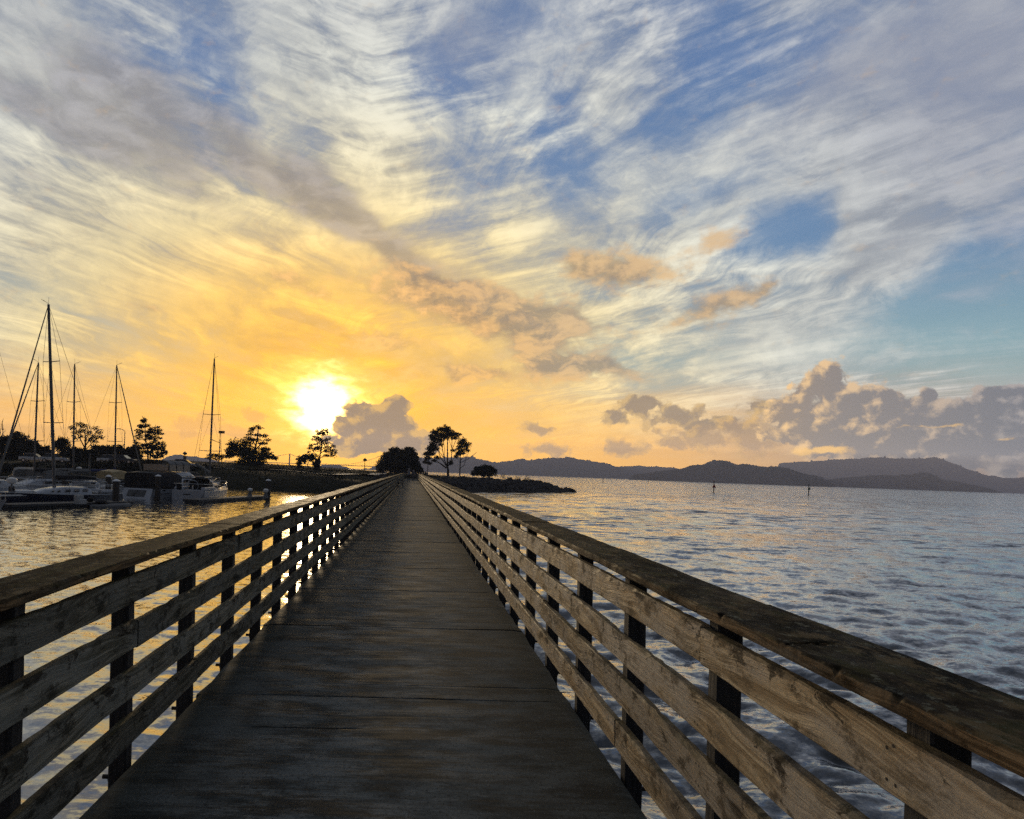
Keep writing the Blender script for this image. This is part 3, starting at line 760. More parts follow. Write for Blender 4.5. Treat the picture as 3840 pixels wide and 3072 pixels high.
def strip(name, pts, w, m):
    """a path laid on the ground, 2-D points, with a little thickness"""
    P = []
    for (a, b) in zip(pts[:-1], pts[1:]):
        n = max(2, int(math.dist(a, b) / 1.5))
        P += [(a[0] + (b[0] - a[0]) * i / n, a[1] + (b[1] - a[1]) * i / n) for i in range(n)]
    P.append(pts[-1]); P = np.array(P)
    t = np.gradient(P, axis=0); t /= np.linalg.norm(t, axis=1)[:, None]
    nr = np.stack([-t[:, 1], t[:, 0]], -1)
    rows = [P + nr * w * s for s in (-0.5, -0.17, 0.17, 0.5)]
    zc = np.max([land_z(q[:, 0], q[:, 1]) for q in rows], 0) + 0.05
    v = np.concatenate([np.stack([q[:, 0], q[:, 1], zc], -1) for q in rows] + [np.stack([q[:, 0], q[:, 1], zc - 0.3], -1) for q in (rows[-1], rows[0])])
    return tag(link_mesh(name, np_mesh(name, v, grid_faces(6, len(P), False), m)), kind='structure')
strip('path', [(-42, 126), (-30, 122), (-20, 119), (-12, 119.5), (-8, 124), (-6, 132), (-5.5, 148)], 2.6, M_path)

# ------------------------------------------------------------------ the pier
PITCH = 1.132                  # post spacing
Z0 = 1.67                      # first post in front of the camera
NP_ = 127                      # posts a side
BANK = R(0.8)                  # the deck leans a little
EYE = 1.492                    # eye above deck
HALF = 1.22
CX = -0.152
def pier_empty(name, label, cat, kind=None):
    o = thing(name, label, cat)
    Rm = Euler((0, -BANK, 0)).to_matrix()
    o.location = Vector((0, 0, HW)) + Rm @ Vector((CX, 0, -EYE))
    o.rotation_euler = (0, -BANK, 0)
    return o
pier = pier_empty('pier', 'long straight timber pier with a dark gritty deck running out to the wooded point', 'pier')
rail_l = pier_empty('railing', 'dark four-board timber railing on the marina side of the pier', 'railing')
rail_r = pier_empty('railing', 'sunlit tan four-board timber railing on the open bay side of the pier', 'railing')
for o in (rail_l, rail_r): o['group'] = 'railings along the pier'
Y_START = Z0 - PITCH * 2 - 0.5
Y_END = Z0 + PITCH * (NP_ - 1) + 0.1

def deck_panel_mesh(seed, crack=None):
    rng = np.random.default_rng(seed)
    Lp, W, T = 2 * PITCH - 0.012, HALF * 2, 0.11
    ys = [-Lp / 2, -Lp / 2 + 0.010, -Lp / 2 + 0.035]; zs = [-0.008, 0.0, 0.0]
    y = -Lp / 2
    gaps = []
    while True:
        y += rng.uniform(0.24, 0.31)
        if y > Lp / 2 - 0.12: break
        gaps.append(y)
    for gy in gaps:
        if rng.random() < 0.6: continue
        dp = rng.choice([0.0004, 0.0008, 0.0016, 0.0025])
        up = rng.normal(0, 0.0004)
        ys += [gy - 0.03, gy - 0.008, gy, gy + 0.008, gy + 0.03]; zs += [0.0, 0.0, -dp, 0.0, 0.0]
    if crack:
        keep = [i for i, q in enumerate(ys) if abs(q - crack[0]) > 0.05]
        ys = [ys[i] for i in keep]; zs = [zs[i] for i in keep]
        j = next((i for i, q in enumerate(ys) if q > crack[0]), len(ys))
        ys[j:j] = [crack[0] - 0.04, crack[0] - 0.008, crack[0] - 0.004, crack[0] + 0.004, crack[0] + 0.008, crack[0] + 0.04]; zs[j:j] = [0.0] * 6
    ys += [Lp / 2 - 0.035, Lp / 2 - 0.010, Lp / 2]; zs += [0.0, 0.0, -0.008]
    xs = np.linspace(-W / 2, W / 2, 25 if not crack else 61)
    ys = np.array(ys); zs = np.array(zs)
    gx, gy = np.meshgrid(xs, ys)
    ph = rng.uniform(0, 6, 6)
    gz = zs[:, None] + 0.0022 * np.sin(gx * 2.1 + ph[0] + gy * 3) + 0.0016 * np.sin(gx * 5.3 + ph[1]) * np.sin(gy * 7 + ph[2])
    gz = gz - 0.012 * np.clip((np.abs(gx) - (W / 2 - 0.05)) / 0.05, 0, 1) ** 2
    if crack:
        inx = np.clip((gx - crack[1]) / 0.08, 0, 1) * np.clip((crack[2] - gx) / 0.25, 0, 1)
        gz = gz - 0.006 * inx * (np.abs(gy - crack[0]) < 0.006)
    # ragged sawn ends, ruled out to the edge of the deck
    gy = gy + 0.004 * np.sin(gx * 3.7 + ph[3]) * np.isin(gy, (ys[0], ys[-1]))
    gx = gx + 0.010 * np.sin(gy * 9 + ph[4]) * (np.abs(gx) > W / 2 - 1e-6) * np.sign(gx)
    nr, nc = gx.shape
    top = np.stack([gx, gy, gz], -1).reshape(-1, 3)
    f = [tuple(q) for q in grid_faces(nr, nc)]
    ring = [j for j in range(nc)] + [i * nc + nc - 1 for i in range(1, nr)] + [(nr - 1) * nc + j for j in range(nc - 2, -1, -1)] + [i * nc for i in range(nr - 2, 0, -1)]
    b = len(top)
    low = np.array([[top[i][0], top[i][1], -T] for i in ring])
    n = len(ring)
    f += [(ring[i], b + i, b + (i + 1) % n, ring[(i + 1) % n]) for i in range(n)] + [tuple(b + i for i in range(n - 1, -1, -1))]
    me = bpy.data.meshes.new('deck_panel')
    me.from_pydata([tuple(q) for q in np.concatenate([top, low])], [], f)
    me.materials.append(M_deck)
    me.polygons.foreach_set('use_smooth', np.ones(len(me.polygons), bool)); me.set_sharp_from_angle(angle=R(28))
    return me
panels = [deck_panel_mesh(100 + i) for i in range(6)]
cracked = deck_panel_mesh(120, (0.50, -0.80, -0.10))
rng = random.Random(11)
y0 = Z0 + 3 * PITCH           # a joint falls on every other post
for k in range(-3, 63):
    yc = y0 + (k + 0.5) * 2 * PITCH
    if yc - PITCH > Y_END: break
    o = link_mesh('deck_panel', cracked if k == -1 else panels[k % 6], pier, (rng.uniform(-0.006, 0.006), yc, rng.uniform(-0.004, 0.002)))
    pit = rng.gauss(0, 0.0016); dz = 0.0
    if k in (4, 5): pit -= 0.0095 if k == 4 else -0.006; dz = -0.008     # the deck breaks over a pile cap here
    if k in (19, 20): pit -= 0.008 if k == 19 else -0.003
    if k in (8, 12, 15): pit -= 0.003
    o.location.z += dz
    o.rotation_euler = (pit, 0, rng.uniform(-0.0012, 0.0012) - 0.004)
    if k == -1: o['label'] = 'panel with a split across it'
    elif k % 2: o.scale = (-1, 1, 1)
for s in (-1, 1):
    k = 0; y = Y_START
    while y < Y_END:
        L = min(6.8, Y_END - y)
        MB().box((s * 1.205, y + L / 2, -0.24), (0.10, L - 0.01, 0.24), bev=0.006).build('edge_beam', M_post, pier)
        y += L
for k in range(-1, 21):
    y = Z0 + k * 6 * PITCH + 0.4
    if y > 112: break
    MB().box((0, y, -0.50), (2.9, 0.28, 0.27), bev=0.01).build('cross_beam', M_post, pier)
    for s in (-0.95, 0.95):
        MB().tube([(s, y, -0.64), (s * 1.03, y, -4.2)], [0.15, 0.17], 10).build('pile', M_pile, pier, 40)

# railing boards, one mesh for each of a few differently worn boards
def board_mesh(name, seed, L, w, h, cap=False, wood=None):
    """L along y, w along x (thickness of a rail board, width of a cap), h along z; worn, chipped edges"""
    rng = np.random.default_rng(seed)
    n = 96
    ys = np.linspace(-L / 2, L / 2, n)
    def w1(sc, am):
        q = np.zeros(n)
        for _ in range(5): q += am / 2.2 * np.sin(ys * rng.uniform(0.6, 1.6) * sc + rng.uniform(0, 6))
        return q
    r0 = 0.004 if not cap else 0.006
    prof = [(-1, -1, 0, 1), (-1, -1, 1, 0), (1, -1, 1, 0), (1, -1, 0, 1), (1, 1, 0, 1), (1, 1, 1, 0), (-1, 1, 1, 0), (-1, 1, 0, 1)]
    # (sx, sz, inset x, inset z): eight points round the section
    prof = [(-1, -1, 0, 1), (-1, -1, 1, 0), (1, -1, 1, 0), (1, -1, 0, 1), (1, 1, 0, 1), (1, 1, 1, 0), (-1, 1, 1, 0), (-1, 1, 0, 1)]
    corner = {}
    for c in ((-1, -1), (1, -1), (1, 1), (-1, 1)):
        base = r0 * (1 + 0.5 * w1(6, 1)) + 0.0012 * np.abs(rng.normal(0, 1, n))
        if c[1] > 0:
            for _ in range(int(rng.integers(7, 13))):      # chips out of the upper edges
                p0 = rng.uniform(-L / 2, L / 2); wd = rng.uniform(0.015, 0.09); am = rng.uniform(0.004, 0.013)
                base = base + am * np.exp(-((ys - p0) / wd) ** 2)
        corner[c] = np.clip(base, 0.0015, 0.016)
    bow = w1(0.9, 0.003); sag = w1(0.8, 0.003)
    topw = w1(4, 0.0012); rings = []
    for i in range(n):
        ring = []
        for sx, sz, ix, iz in prof:
            r_ = corner[(sx, sz)][i]
            ring.append((sx * (w / 2) - sx * r_ * ix + bow[i], ys[i], sz * (h / 2) - sz * r_ * iz + sag[i] + (topw[i] if sz > 0 else 0)))
        rings.append(ring)
    m = MB().loft(rings)
    me = None
    if not cap:
        # nail heads where the board crosses its posts
        m.slot(1)
        q = -L / 2 + 0.035
        marks = [-L / 2 + 0.03, -PITCH + 0.0, 0.0, PITCH, L / 2 - 0.03]
        for yy in marks:
            for dz in (-0.037, 0.037):
                for dy in ((-0.012, 0.014) if abs(yy) < L / 2 - 0.1 else (0.0,)):
                    for sx in (-1, 1):
                        i = int(np.clip((yy + dy + L / 2) / L * (n - 1), 0, n - 1))
                        cx = sx * (w / 2 + 0.0006) + bow[i]
                        a = rng.uniform(0, 1)
                        ce = Vector((cx, yy + dy + rng.normal(0, 0.003), dz + rng.normal(0, 0.004)))
                        vs = [ce + Vector((0, 0.0046 * math.cos(a + t * math.pi / 3), 0.0046 * math.sin(a + t * math.pi / 3))) for t in range(6)]
                        vs2 = [v - Vector((sx * 0.004, 0, 0)) for v in vs]
                        m.add(vs + vs2, [tuple(range(6)), tuple(range(11, 5, -1))] + [(t, (t + 1) % 6, (t + 1) % 6 + 6, t + 6) for t in range(6)])
        m.slot(0)
    return m.mesh(name, M_cap if cap else (wood or M_board), M_nail, smooth=28)

BL = 4 * PITCH
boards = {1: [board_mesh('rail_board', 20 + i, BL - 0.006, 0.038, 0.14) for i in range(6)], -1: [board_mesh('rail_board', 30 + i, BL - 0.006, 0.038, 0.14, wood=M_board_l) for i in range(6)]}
caps = [board_mesh('cap_board', 40 + i, BL - 0.005, 0.273, 0.038, True) for i in range(5)]

def holed_cap(L, w, h, hx, hy, ha, hb, rot):
    """a cap board with an elongated knot hole rotted into it and two deep checks"""
    nx, ny = 46, 420
    xs = np.linspace(-w / 2, w / 2, nx); ys = np.linspace(-L / 2, L / 2, ny)
    gx, gy = np.meshgrid(xs, ys)
    rng = np.random.default_rng(3)
    gz = np.full(gx.shape, h / 2) + 0.0008 * np.sin(gx * 60 + 3 * np.sin(gy * 2)) + 0.0010 * np.sin(gy * 9) * np.sin(gx * 25)
    e = np.abs(gx) - (w / 2 - 0.009)
    gz -= np.clip(e, 0, 1) ** 2 * 90 * (1 + 0.5 * np.sin(gy * 23) * np.sin(gy * 7.1))
    c, s = math.cos(rot), math.sin(rot)
    for (ox, oy, a_, b_, r_, dp) in ((hx, hy, ha, hb, rot, 0.030), (0.03, -1.55, 0.050, 0.004, 0.5, 0.008), (-0.06, 1.62, 0.07, 0.005, 0.25, 0.012), (0.05, 0.55, 0.012, 0.006, 0.0, 0.006)):
        c, s = math.cos(r_), math.sin(r_)
        u = ((gx - ox) * c + (gy - oy) * s) / a_; v = (-(gx - ox) * s + (gy - oy) * c) / b_
        q = np.sqrt(u ** 2 + v ** 2) + 0.10 * np.sin(np.arctan2(v, u) * 5 + 1)
        gz -= dp * np.clip((1.12 - q) / 0.3, 0, 1)
    # notches bitten into the inner edge
    edge_in = np.clip((-gx - (w / 2 - 0.02)) / 0.02, 0, 1)
    for oy in (-2.0, -1.75, -0.62, -0.15, 0.48, 1.10, 1.34, 2.05):
        gz -= 0.018 * edge_in * np.exp(-((gy - oy - 0.3 * (gx + w / 2)) / 0.010) ** 2)
    top = np.stack([gx, gy, gz], -1).reshape(-1, 3)
    f = [tuple(q) for q in grid_faces(ny, nx)]
    ring = [j for j in range(nx)] + [i * nx + nx - 1 for i in range(1, ny)] + [(ny - 1) * nx + j for j in range(nx - 2, -1, -1)] + [i * nx for i in range(ny - 2, 0, -1)]
    b = len(top); n = len(ring)
    low = np.array([[top[i][0], top[i][1], -h / 2] for i in ring])
    f += [(ring[i], b + i, b + (i + 1) % n, ring[(i + 1) % n]) for i in range(n)] + [tuple(b + i for i in range(n - 1, -1, -1))]
    me = bpy.data.meshes.new('cap_board')
    me.from_pydata([tuple(q) for q in np.concatenate([top, low])], [], f)
    me.materials.append(M_cap)
    me.polygons.foreach_set('use_smooth', np.ones(len(me.polygons), bool)); me.set_sharp_from_angle(angle=R(40))
    return me

def post_mesh(seed):
    rng = np.random.default_rng(seed)
    m = MB()
    rings = []
    for z_ in np.linspace(-0.42, 0.9925, 12):
        j = rng.normal(0, 0.0012, 2)
        a = 0.0445; t = 0.006
        pr = [(a, -a + t), (a, a - t), (a - t, a), (-a + t, a), (-a, a - t), (-a, -a + t), (-a + t, -a), (a - t, -a)]
        rings.append([(x_ + j[0], y_ + j[1], z_) for x_, y_ in pr])
    m.loft(rings)
    m.slot(1)
    m.tube([(0.040, 0, -0.10), (0.085, 0, -0.10)], 0.012, 6); m.tube([(0.046, 0, -0.10), (0.052, 0, -0.10)], 0.026, 8)
    m.tube([(0.040, 0, -0.30), (0.085, 0, -0.30)], 0.012, 6)
    return m.mesh('post', M_post, M_nail, smooth=40)
posts = [post_mesh(60 + i) for i in range(4)]
PX = HALF - 0.002 + 0.038 + 0.0455
for root, s in ((rail_l, -1), (rail_r, 1)):
    r_ = random.Random(5 + s)
    for k in range(-2, NP_):
        o = link_mesh('post', posts[r_.randrange(4)], root, (s * PX + r_.uniform(-.001, .002) * s, Z0 + k * PITCH, 0.0))
        o.rotation_euler = (r_.gauss(0, 0.004), r_.gauss(0, 0.001), r_.gauss(0, 0.012) + (math.pi if s < 0 else 0))
    for c in range(4):
        z = 0.096 + 0.2355 * c + 0.07
        off = {1: (0, 2, 1, 3), -1: (1, 3, 0, 2)}[s][c]          # joints are staggered
        k = -6 + off
        while k * PITCH + Z0 < Y_END - 0.5:
            y = Z0 + k * PITCH + BL / 2 + (0.03 if s > 0 else -0.02)
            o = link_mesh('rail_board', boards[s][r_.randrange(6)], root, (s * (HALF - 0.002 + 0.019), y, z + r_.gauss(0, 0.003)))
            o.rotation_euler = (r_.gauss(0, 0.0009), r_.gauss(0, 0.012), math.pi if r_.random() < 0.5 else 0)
            k += 4
    k = -4 + (1 if s > 0 else 0)
    first = True
    while k * PITCH + Z0 < Y_END - 0.5:
        y = Z0 + k * PITCH + BL / 2 + 0.02
        holed = s > 0 and y - BL / 2 < 2.2 < y + BL / 2
        me = holed_cap(BL - 0.005, 0.273, 0.038, -0.020, 2.17 - y, 0.030, 0.0085, 0.25) if holed else caps[r_.randrange(5)]
        o = link_mesh('cap_board', me, root, (s * (HALF - 0.018 + 0.1365), y, 1.0135 + r_.gauss(0, 0.0015)))
        o.rotation_euler = (r_.gauss(0, 0.0006), r_.gauss(0, 0.006), 0)
        if holed: o['label'] = 'cap board with a long rotted knot hole'
        elif r_.random() < 0.5: o.rotation_euler.z = math.pi
        k += 4

# ------------------------------------------------------------------ rock armour on the point
def rock_mesh(seed):
    rng = random.Random(seed)
    bm = bmesh.new(); bmesh.ops.create_icosphere(bm, subdivisions=1, radius=0.5)
    sx, sy, sz = rng.uniform(.8, 1.3), rng.uniform(.8, 1.3), rng.uniform(.55, .9)
    for v in bm.verts:
        v.co *= rng.uniform(.78, 1.18); v.co.x *= sx; v.co.y *= sy; v.co.z *= sz
    me = bpy.data.meshes.new('rock'); bm.to_mesh(me); bm.free(); me.materials.append(M_rock); return me
rocks = [rock_mesh(i) for i in range(7)]
def armour():
    root = thing('rock_armour', 'bank of dark tumbled boulders edging the point right of the pier', 'rock bank', (20, 148, 0))
    rng = random.Random(4)
    seg = [(-2, 116), (1.5, 120), (5, 124), (14.3, 135), (23.4, 147), (30, 157), (32, 161.5), (32.6, 164)]
    cum = [0]
    for a, b in zip(seg[:-1], seg[1:]): cum.append(cum[-1] + math.dist(a, b))
    def sample(s):
        for i in range(len(seg) - 1):
            if s <= cum[i + 1]:
                t = (s - cum[i]) / (cum[i + 1] - cum[i]); a, b = seg[i], seg[i + 1]
                d = Vector((b[0] - a[0], b[1] - a[1])).normalized()
                return Vector((a[0] + (b[0] - a[0]) * t, a[1] + (b[1] - a[1]) * t)), Vector((-d.y, d.x))
        return Vector(seg[-1]), Vector((0, 1))
    pts = []
    for i in range(1500):
        s = rng.uniform(0, cum[-1]); p, nrm = sample(s)
        q = p + nrm * (rng.uniform(-1.4, 6.0))
        sc = rng.uniform(0.45, 1.5) * (1.15 if rng.random() < .2 else .9)
        z = max(-0.35, lz(q.x, q.y)) + 0.05
        if abs(q.x + .15) < 2.1: continue
        pts.append((sc, q.x, q.y, z))
    for i in range(26):                                         # the low toe of the point
        a = rng.random()
        pts.append((rng.uniform(.7, 1.6), 32.2 + a * 2.0 + rng.gauss(0, .5), 163 + a * 1.5 + rng.gauss(0, 1.0), 0.15 - a * 0.1))
    pts.sort(key=lambda t: -t[0])
    for sc, x, y, z in pts[:290]:
        o = link_mesh('rock', rocks[rng.randrange(7)], root, Vector((x, y, z)) - root.location, (rng.uniform(0, 6), rng.uniform(0, 6), rng.uniform(0, 6)))
        o.scale = (sc, sc, sc)
    vs, fs = [], []
    for sc, x, y, z in pts[290:]:
        me = rocks[rng.randrange(7)]
        M = Matrix.Translation(Vector((x, y, z)) - root.location) @ Euler((rng.uniform(0, 6), rng.uniform(0, 6), rng.uniform(0, 6))).to_matrix().to_4x4() @ Matrix.Scale(sc, 4)
        b = len(vs); vs += [tuple(M @ v.co) for v in me.vertices]; fs += [tuple(i + b for i in p.vertices) for p in me.polygons]
    o = link_mesh('small_rocks', np_mesh('small_rocks', vs, fs, M_rock), root); o['kind'] = 'stuff'
armour()

# ------------------------------------------------------------------ grass along the bank and the crest
def grass():
    rng = np.random.default_rng(8)
    n = 26000
    x = np.concatenate([rng.uniform(-62, 34, n), rng.uniform(-30, 30, n // 2)]); y = np.concatenate([rng.uniform(100, 185, n), rng.uniform(100, 150, n // 2)])
    d = shore_dist(x, y)
    clump = np.sin(x * 0.7 + 2 * np.sin(y * .4)) * np.sin(y * 0.9 + np.sin(x * .3))
    keep = (d > 2.5) & ((clump > -0.1) | (rng.random(len(x)) < .25)) & ~((np.abs(x) < 3) & (y < 152)) & ~((x > 3) & (d < 5.0))
    x, y = x[keep], y[keep]; z = land_z(x, y)
    h = rng.uniform(0.10, 0.34, len(x)); a = rng.uniform(0, math.pi, len(x)); w = 0.05
    lx, ly = rng.normal(0, .10, len(x)), rng.normal(0, .10, len(x))
    v0 = np.stack([x - np.cos(a) * w, y - np.sin(a) * w, z - .05], -1); v1 = np.stack([x + np.cos(a) * w, y + np.sin(a) * w, z - .05], -1); v2 = np.stack([x + lx, y + ly, z + h], -1)
    v = np.stack([v0, v1, v2], 1).reshape(-1, 3)
    tag(link_mesh('grass', np_mesh('grass', v, np.arange(len(v)).reshape(-1, 3), M_grass)), kind='stuff')
grass()

# ------------------------------------------------------------------ trees
def leaves(clumps, size, n_per, seed, flat=0.0, aspect=2.2, droop=0.0):
    """clumps: (centre, (rx, ry, rz)); many small leaf sprays through the volume"""
    rng = np.random.default_rng(seed)
    V = []
    for (c, r_) in clumps:
        vol = r_[0] * r_[2]
        n = max(50, int(n_per * 10.0 * vol))
        u = rng.normal(0, 1, (n, 3)); u /= np.linalg.norm(u, axis=1)[:, None]
        rad = rng.random(n) ** 0.42
        # lumpy outline
        lump = 1 + 0.22 * np.sin(u[:, 0] * 5 + c[0]) * np.sin(u[:, 2] * 6 + c[2]) + 0.16 * np.sin(u[:, 1] * 9 + u[:, 2] * 7)
        p = u * rad[:, None] * lump[:, None] * np.array(r_) + np.array(c)
        t = rng.normal(0, 1, (n, 3)); t[:, 2] *= (1 - flat); t += u * 0.6 * np.array([1, 1, 1 - flat]); t /= np.linalg.norm(t, axis=1)[:, None]
        b = rng.normal(0, 1, (n, 3)); b[:, 2] *= (1 - flat * .6); b = np.cross(t, b); b /= np.linalg.norm(b, axis=1)[:, None]
        s = size * rng.uniform(.55, 1.35, n)[:, None]
        V.append(np.stack([p - b * s / aspect / 2, p + t * s * .5 - b * s / aspect * .35, p + t * s, p + b * s / aspect / 2 + t * s * .35], 1))
    V = np.concatenate(V).reshape(-1, 3)
    return V, np.arange(len(V)).reshape(-1, 4)

def tree(name, label, base, d, clumps, limbs, size=0.34, dens=55, flat=0.0, aspect=2.2, group=None, cat='tree', seed=1, squash=0.85, width=None):
    """base, clumps and limbs come as photo positions at this tree's own distance, then gain depth of their own"""
    rng = random.Random(seed)
    px = d / FPX
    bx, by = base
    B = at(bx, by, d)
    B.z = min(B.z, lz(B.x, B.y)) - 0.05 if d < 260 else B.z
    root = thing(name, label, cat, B, 0, group)
    cl = []
    for q in clumps:
        cx, cy, rx, ry = q[:4]
        dep = q[4] if len(q) > 4 else rng.uniform(-1, 1) * rx * 0.5 * px
        c = at(cx, cy, d) - B; c.y += dep
        cl.append((c, (rx * px, rx * px * squash, ry * px)))
    v, f = leaves(cl, size, dens, seed, flat, aspect)
    link_mesh('crown', np_mesh('crown', v, f, M_leaf), root)
    m = MB()
    for L in limbs:
        pts = []; dy = rng.uniform(-1, 1)
        for i, (x_, y_) in enumerate(L[1:]):
            p = at(x_, y_, d) - B; p.y += dy * i * 0.35 * (0 if i == 0 else 1)
            pts.append(p)
        r0, r1 = L[0]
        if len(pts) > 1:
            m.tube(pts, [r0 + (r1 - r0) * i / (len(pts) - 1) for i in range(len(pts))], 6)
    m.build('trunk', M_bark, root, smooth=60)
    return root

def ring_clumps(n, box, rx, ry, seed, shape=None):
    """n clumps spread through a box of the photo, kept inside an optional test"""
    rng = random.Random(seed); out = []
    while len(out) < n:
        x = rng.uniform(box[0], box[2]); y = rng.uniform(box[1], box[3])
        if shape is None or shape(x, y): out.append((x, y, rx * rng.uniform(.7, 1.3), ry * rng.uniform(.7, 1.3)))
    return out

# layered two-topped conifer left of the yacht
def layered(cx, top, bot, half, seed, n, rx, ry, pw=0.8):
    rng = random.Random(seed); out = []; lim = []
    for i in range(n):
        t = (i + rng.random()) / n
        y = top + (bot - top) * t
        hw = half * (t ** pw) * rng.uniform(.75, 1.1) + 6
        for s in (-1, 1):
            if rng.random() < .1: continue
            for k in range(1, 4):
                x = cx + s * hw * (k / 3.0)
                out.append((x + rng.uniform(-4, 4), y - k * 2.2 + rng.uniform(-5, 5), rx * rng.uniform(.5, 1.2) * (1.15 - .12 * k), ry * rng.uniform(.7, 1.6)))
            lim.append(((0.05, 0.015), (cx, y + 3), (cx + s * hw * .5, y + 1), (cx + s * hw, y - 3)))
    return out, lim
c1, l1 = layered(540, 1580, 1712, 40, 1, 10, 9, 4.0)
c2, l2 = layered(578, 1590, 1716, 46, 2, 10, 9, 4.2)
c3 = ring_clumps(12, (570, 1675, 618, 1715), 10, 6, 5)
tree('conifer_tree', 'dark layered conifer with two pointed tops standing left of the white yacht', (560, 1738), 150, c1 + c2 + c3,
     [((.20, .05), (556, 1740), (552, 1690), (541, 1640), (539, 1582)), ((.16, .04), (560, 1740), (566, 1690), (577, 1640), (580, 1592))] + l1 + l2, 0.36, 55, 0.4, 2.4, seed=21)

# broad spreading cypress behind the white sloop
c = [(900, 1690, 42, 26), (940, 1700, 40, 24), (880, 1668, 24, 20), (960, 1720, 44, 22), (1000, 1705, 26, 14), (1020, 1716, 24, 8), (865, 1694, 20, 22), (925, 1660, 24, 18), (990, 1685, 22, 10), (920, 1740, 40, 24), (960, 1748, 32, 22),
     (860, 1710, 16, 8), (830, 1712, 22, 7), (800, 1708, 24, 7), (785, 1716, 14, 6), (815, 1722, 16, 5), (1030, 1718, 12, 5)]
c += [(948, 1608, 14, 7), (965, 1600, 8, 5), (975, 1606, 10, 4), (940, 1618, 10, 5), (992, 1634, 16, 6), (968, 1632, 15, 5), (935, 1630, 14, 4), (1005, 1650, 12, 5), (960, 1650, 18, 6), (985, 1662, 18, 6), (940, 1648, 14, 5), (928, 1640, 10, 3)]
tree('cypress_tree', 'broad wind-shaped cypress with an airy top, behind the white sloop', (948, 1770), 150, c,
     [((.30, .08), (945, 1772), (948, 1735), (955, 1690), (965, 1640), (968, 1600)), ((.15, .04), (955, 1690), (985, 1660), (1000, 1640)), ((.12, .04), (950, 1715), (890, 1705), (800, 1712)), ((.12, .03), (958, 1670), (940, 1640), (945, 1610)), ((.1, .04), (832, 1742), (832, 1715))],
     0.36, 62, 0.5, 2.2, seed=22)

# small airy tree and the bushes under the sun
c, l = layered(1208, 1616, 1712, 46, 5, 8, 9, 3.6, 0.55)
tree('airy_tree', 'small open tree with flat tiers of leaves standing right under the sun', (1196, 1758), 155, c + [(1212, 1660, 26, 12), (1200, 1680, 16, 8), (1232, 1690, 18, 8), (1240, 1708, 22, 5), (1212, 1612, 6, 5), (1185, 1640, 12, 4)],
     [((.17, .04), (1196, 1760), (1198, 1720), (1206, 1680), (1208, 1640), (1211, 1610)), ((.08, .03), (1198, 1722), (1172, 1690), (1160, 1660)), ((.08, .03), (1202, 1700), (1232, 1680), (1252, 1660)), ((.06, .02), (1200, 1716), (1230, 1712), (1262, 1708))] + l, 0.33, 40, 0.3, 2.2, seed=23)
tree('round_bush', 'low round bush with gaps through it, left of the tree under the sun', (1140, 1757), 152,
     [(1128, 1722, 17, 13), (1150, 1714, 18, 11), (1170, 1716, 12, 9), (1120, 1740, 10, 14), (1192, 1728, 12, 12), (1186, 1745, 12, 12), (1168, 1726, 8, 5), (1142, 1730, 8, 7), (1125, 1752, 12, 6), (1190, 1754, 10, 6), (1176, 1738, 5, 6)],
     [((.1, .05), (1126, 1760), (1122, 1735)), ((.07, .04), (1150, 1760), (1156, 1735), (1162, 1722)), ((.06, .03), (1158, 1760), (1150, 1738))], 0.30, 95, 0.1, 1.6, cat='bush', seed=24)

# dense domed tree at the head of the pier
c = [(1500, 1725, 60, 34), (1470, 1715, 38, 22), (1530, 1712, 36, 24), (1478, 1692, 20, 13), (1535, 1690, 22, 12), (1512, 1694, 16, 9), (1448, 1740, 30, 26), (1545, 1735, 30, 30), (1430, 1757, 22, 18), (1558, 1755, 24, 22), (1500, 1755, 60, 26), (1575, 1765, 10, 14), (1452, 1712, 14, 12), (1488, 1684, 9, 6), (1530, 1682, 9, 5), (1556, 1708, 10, 12)]
tree('dome_tree', 'dense dome-shaped evergreen at the far end of the pier', (1498, 1790), 168, c, [((.35, .2), (1498, 1793), (1498, 1745)), ((.2, .1), (1470, 1793), (1462, 1740))], 0.30, 120, 0.0, 1.6, seed=25)

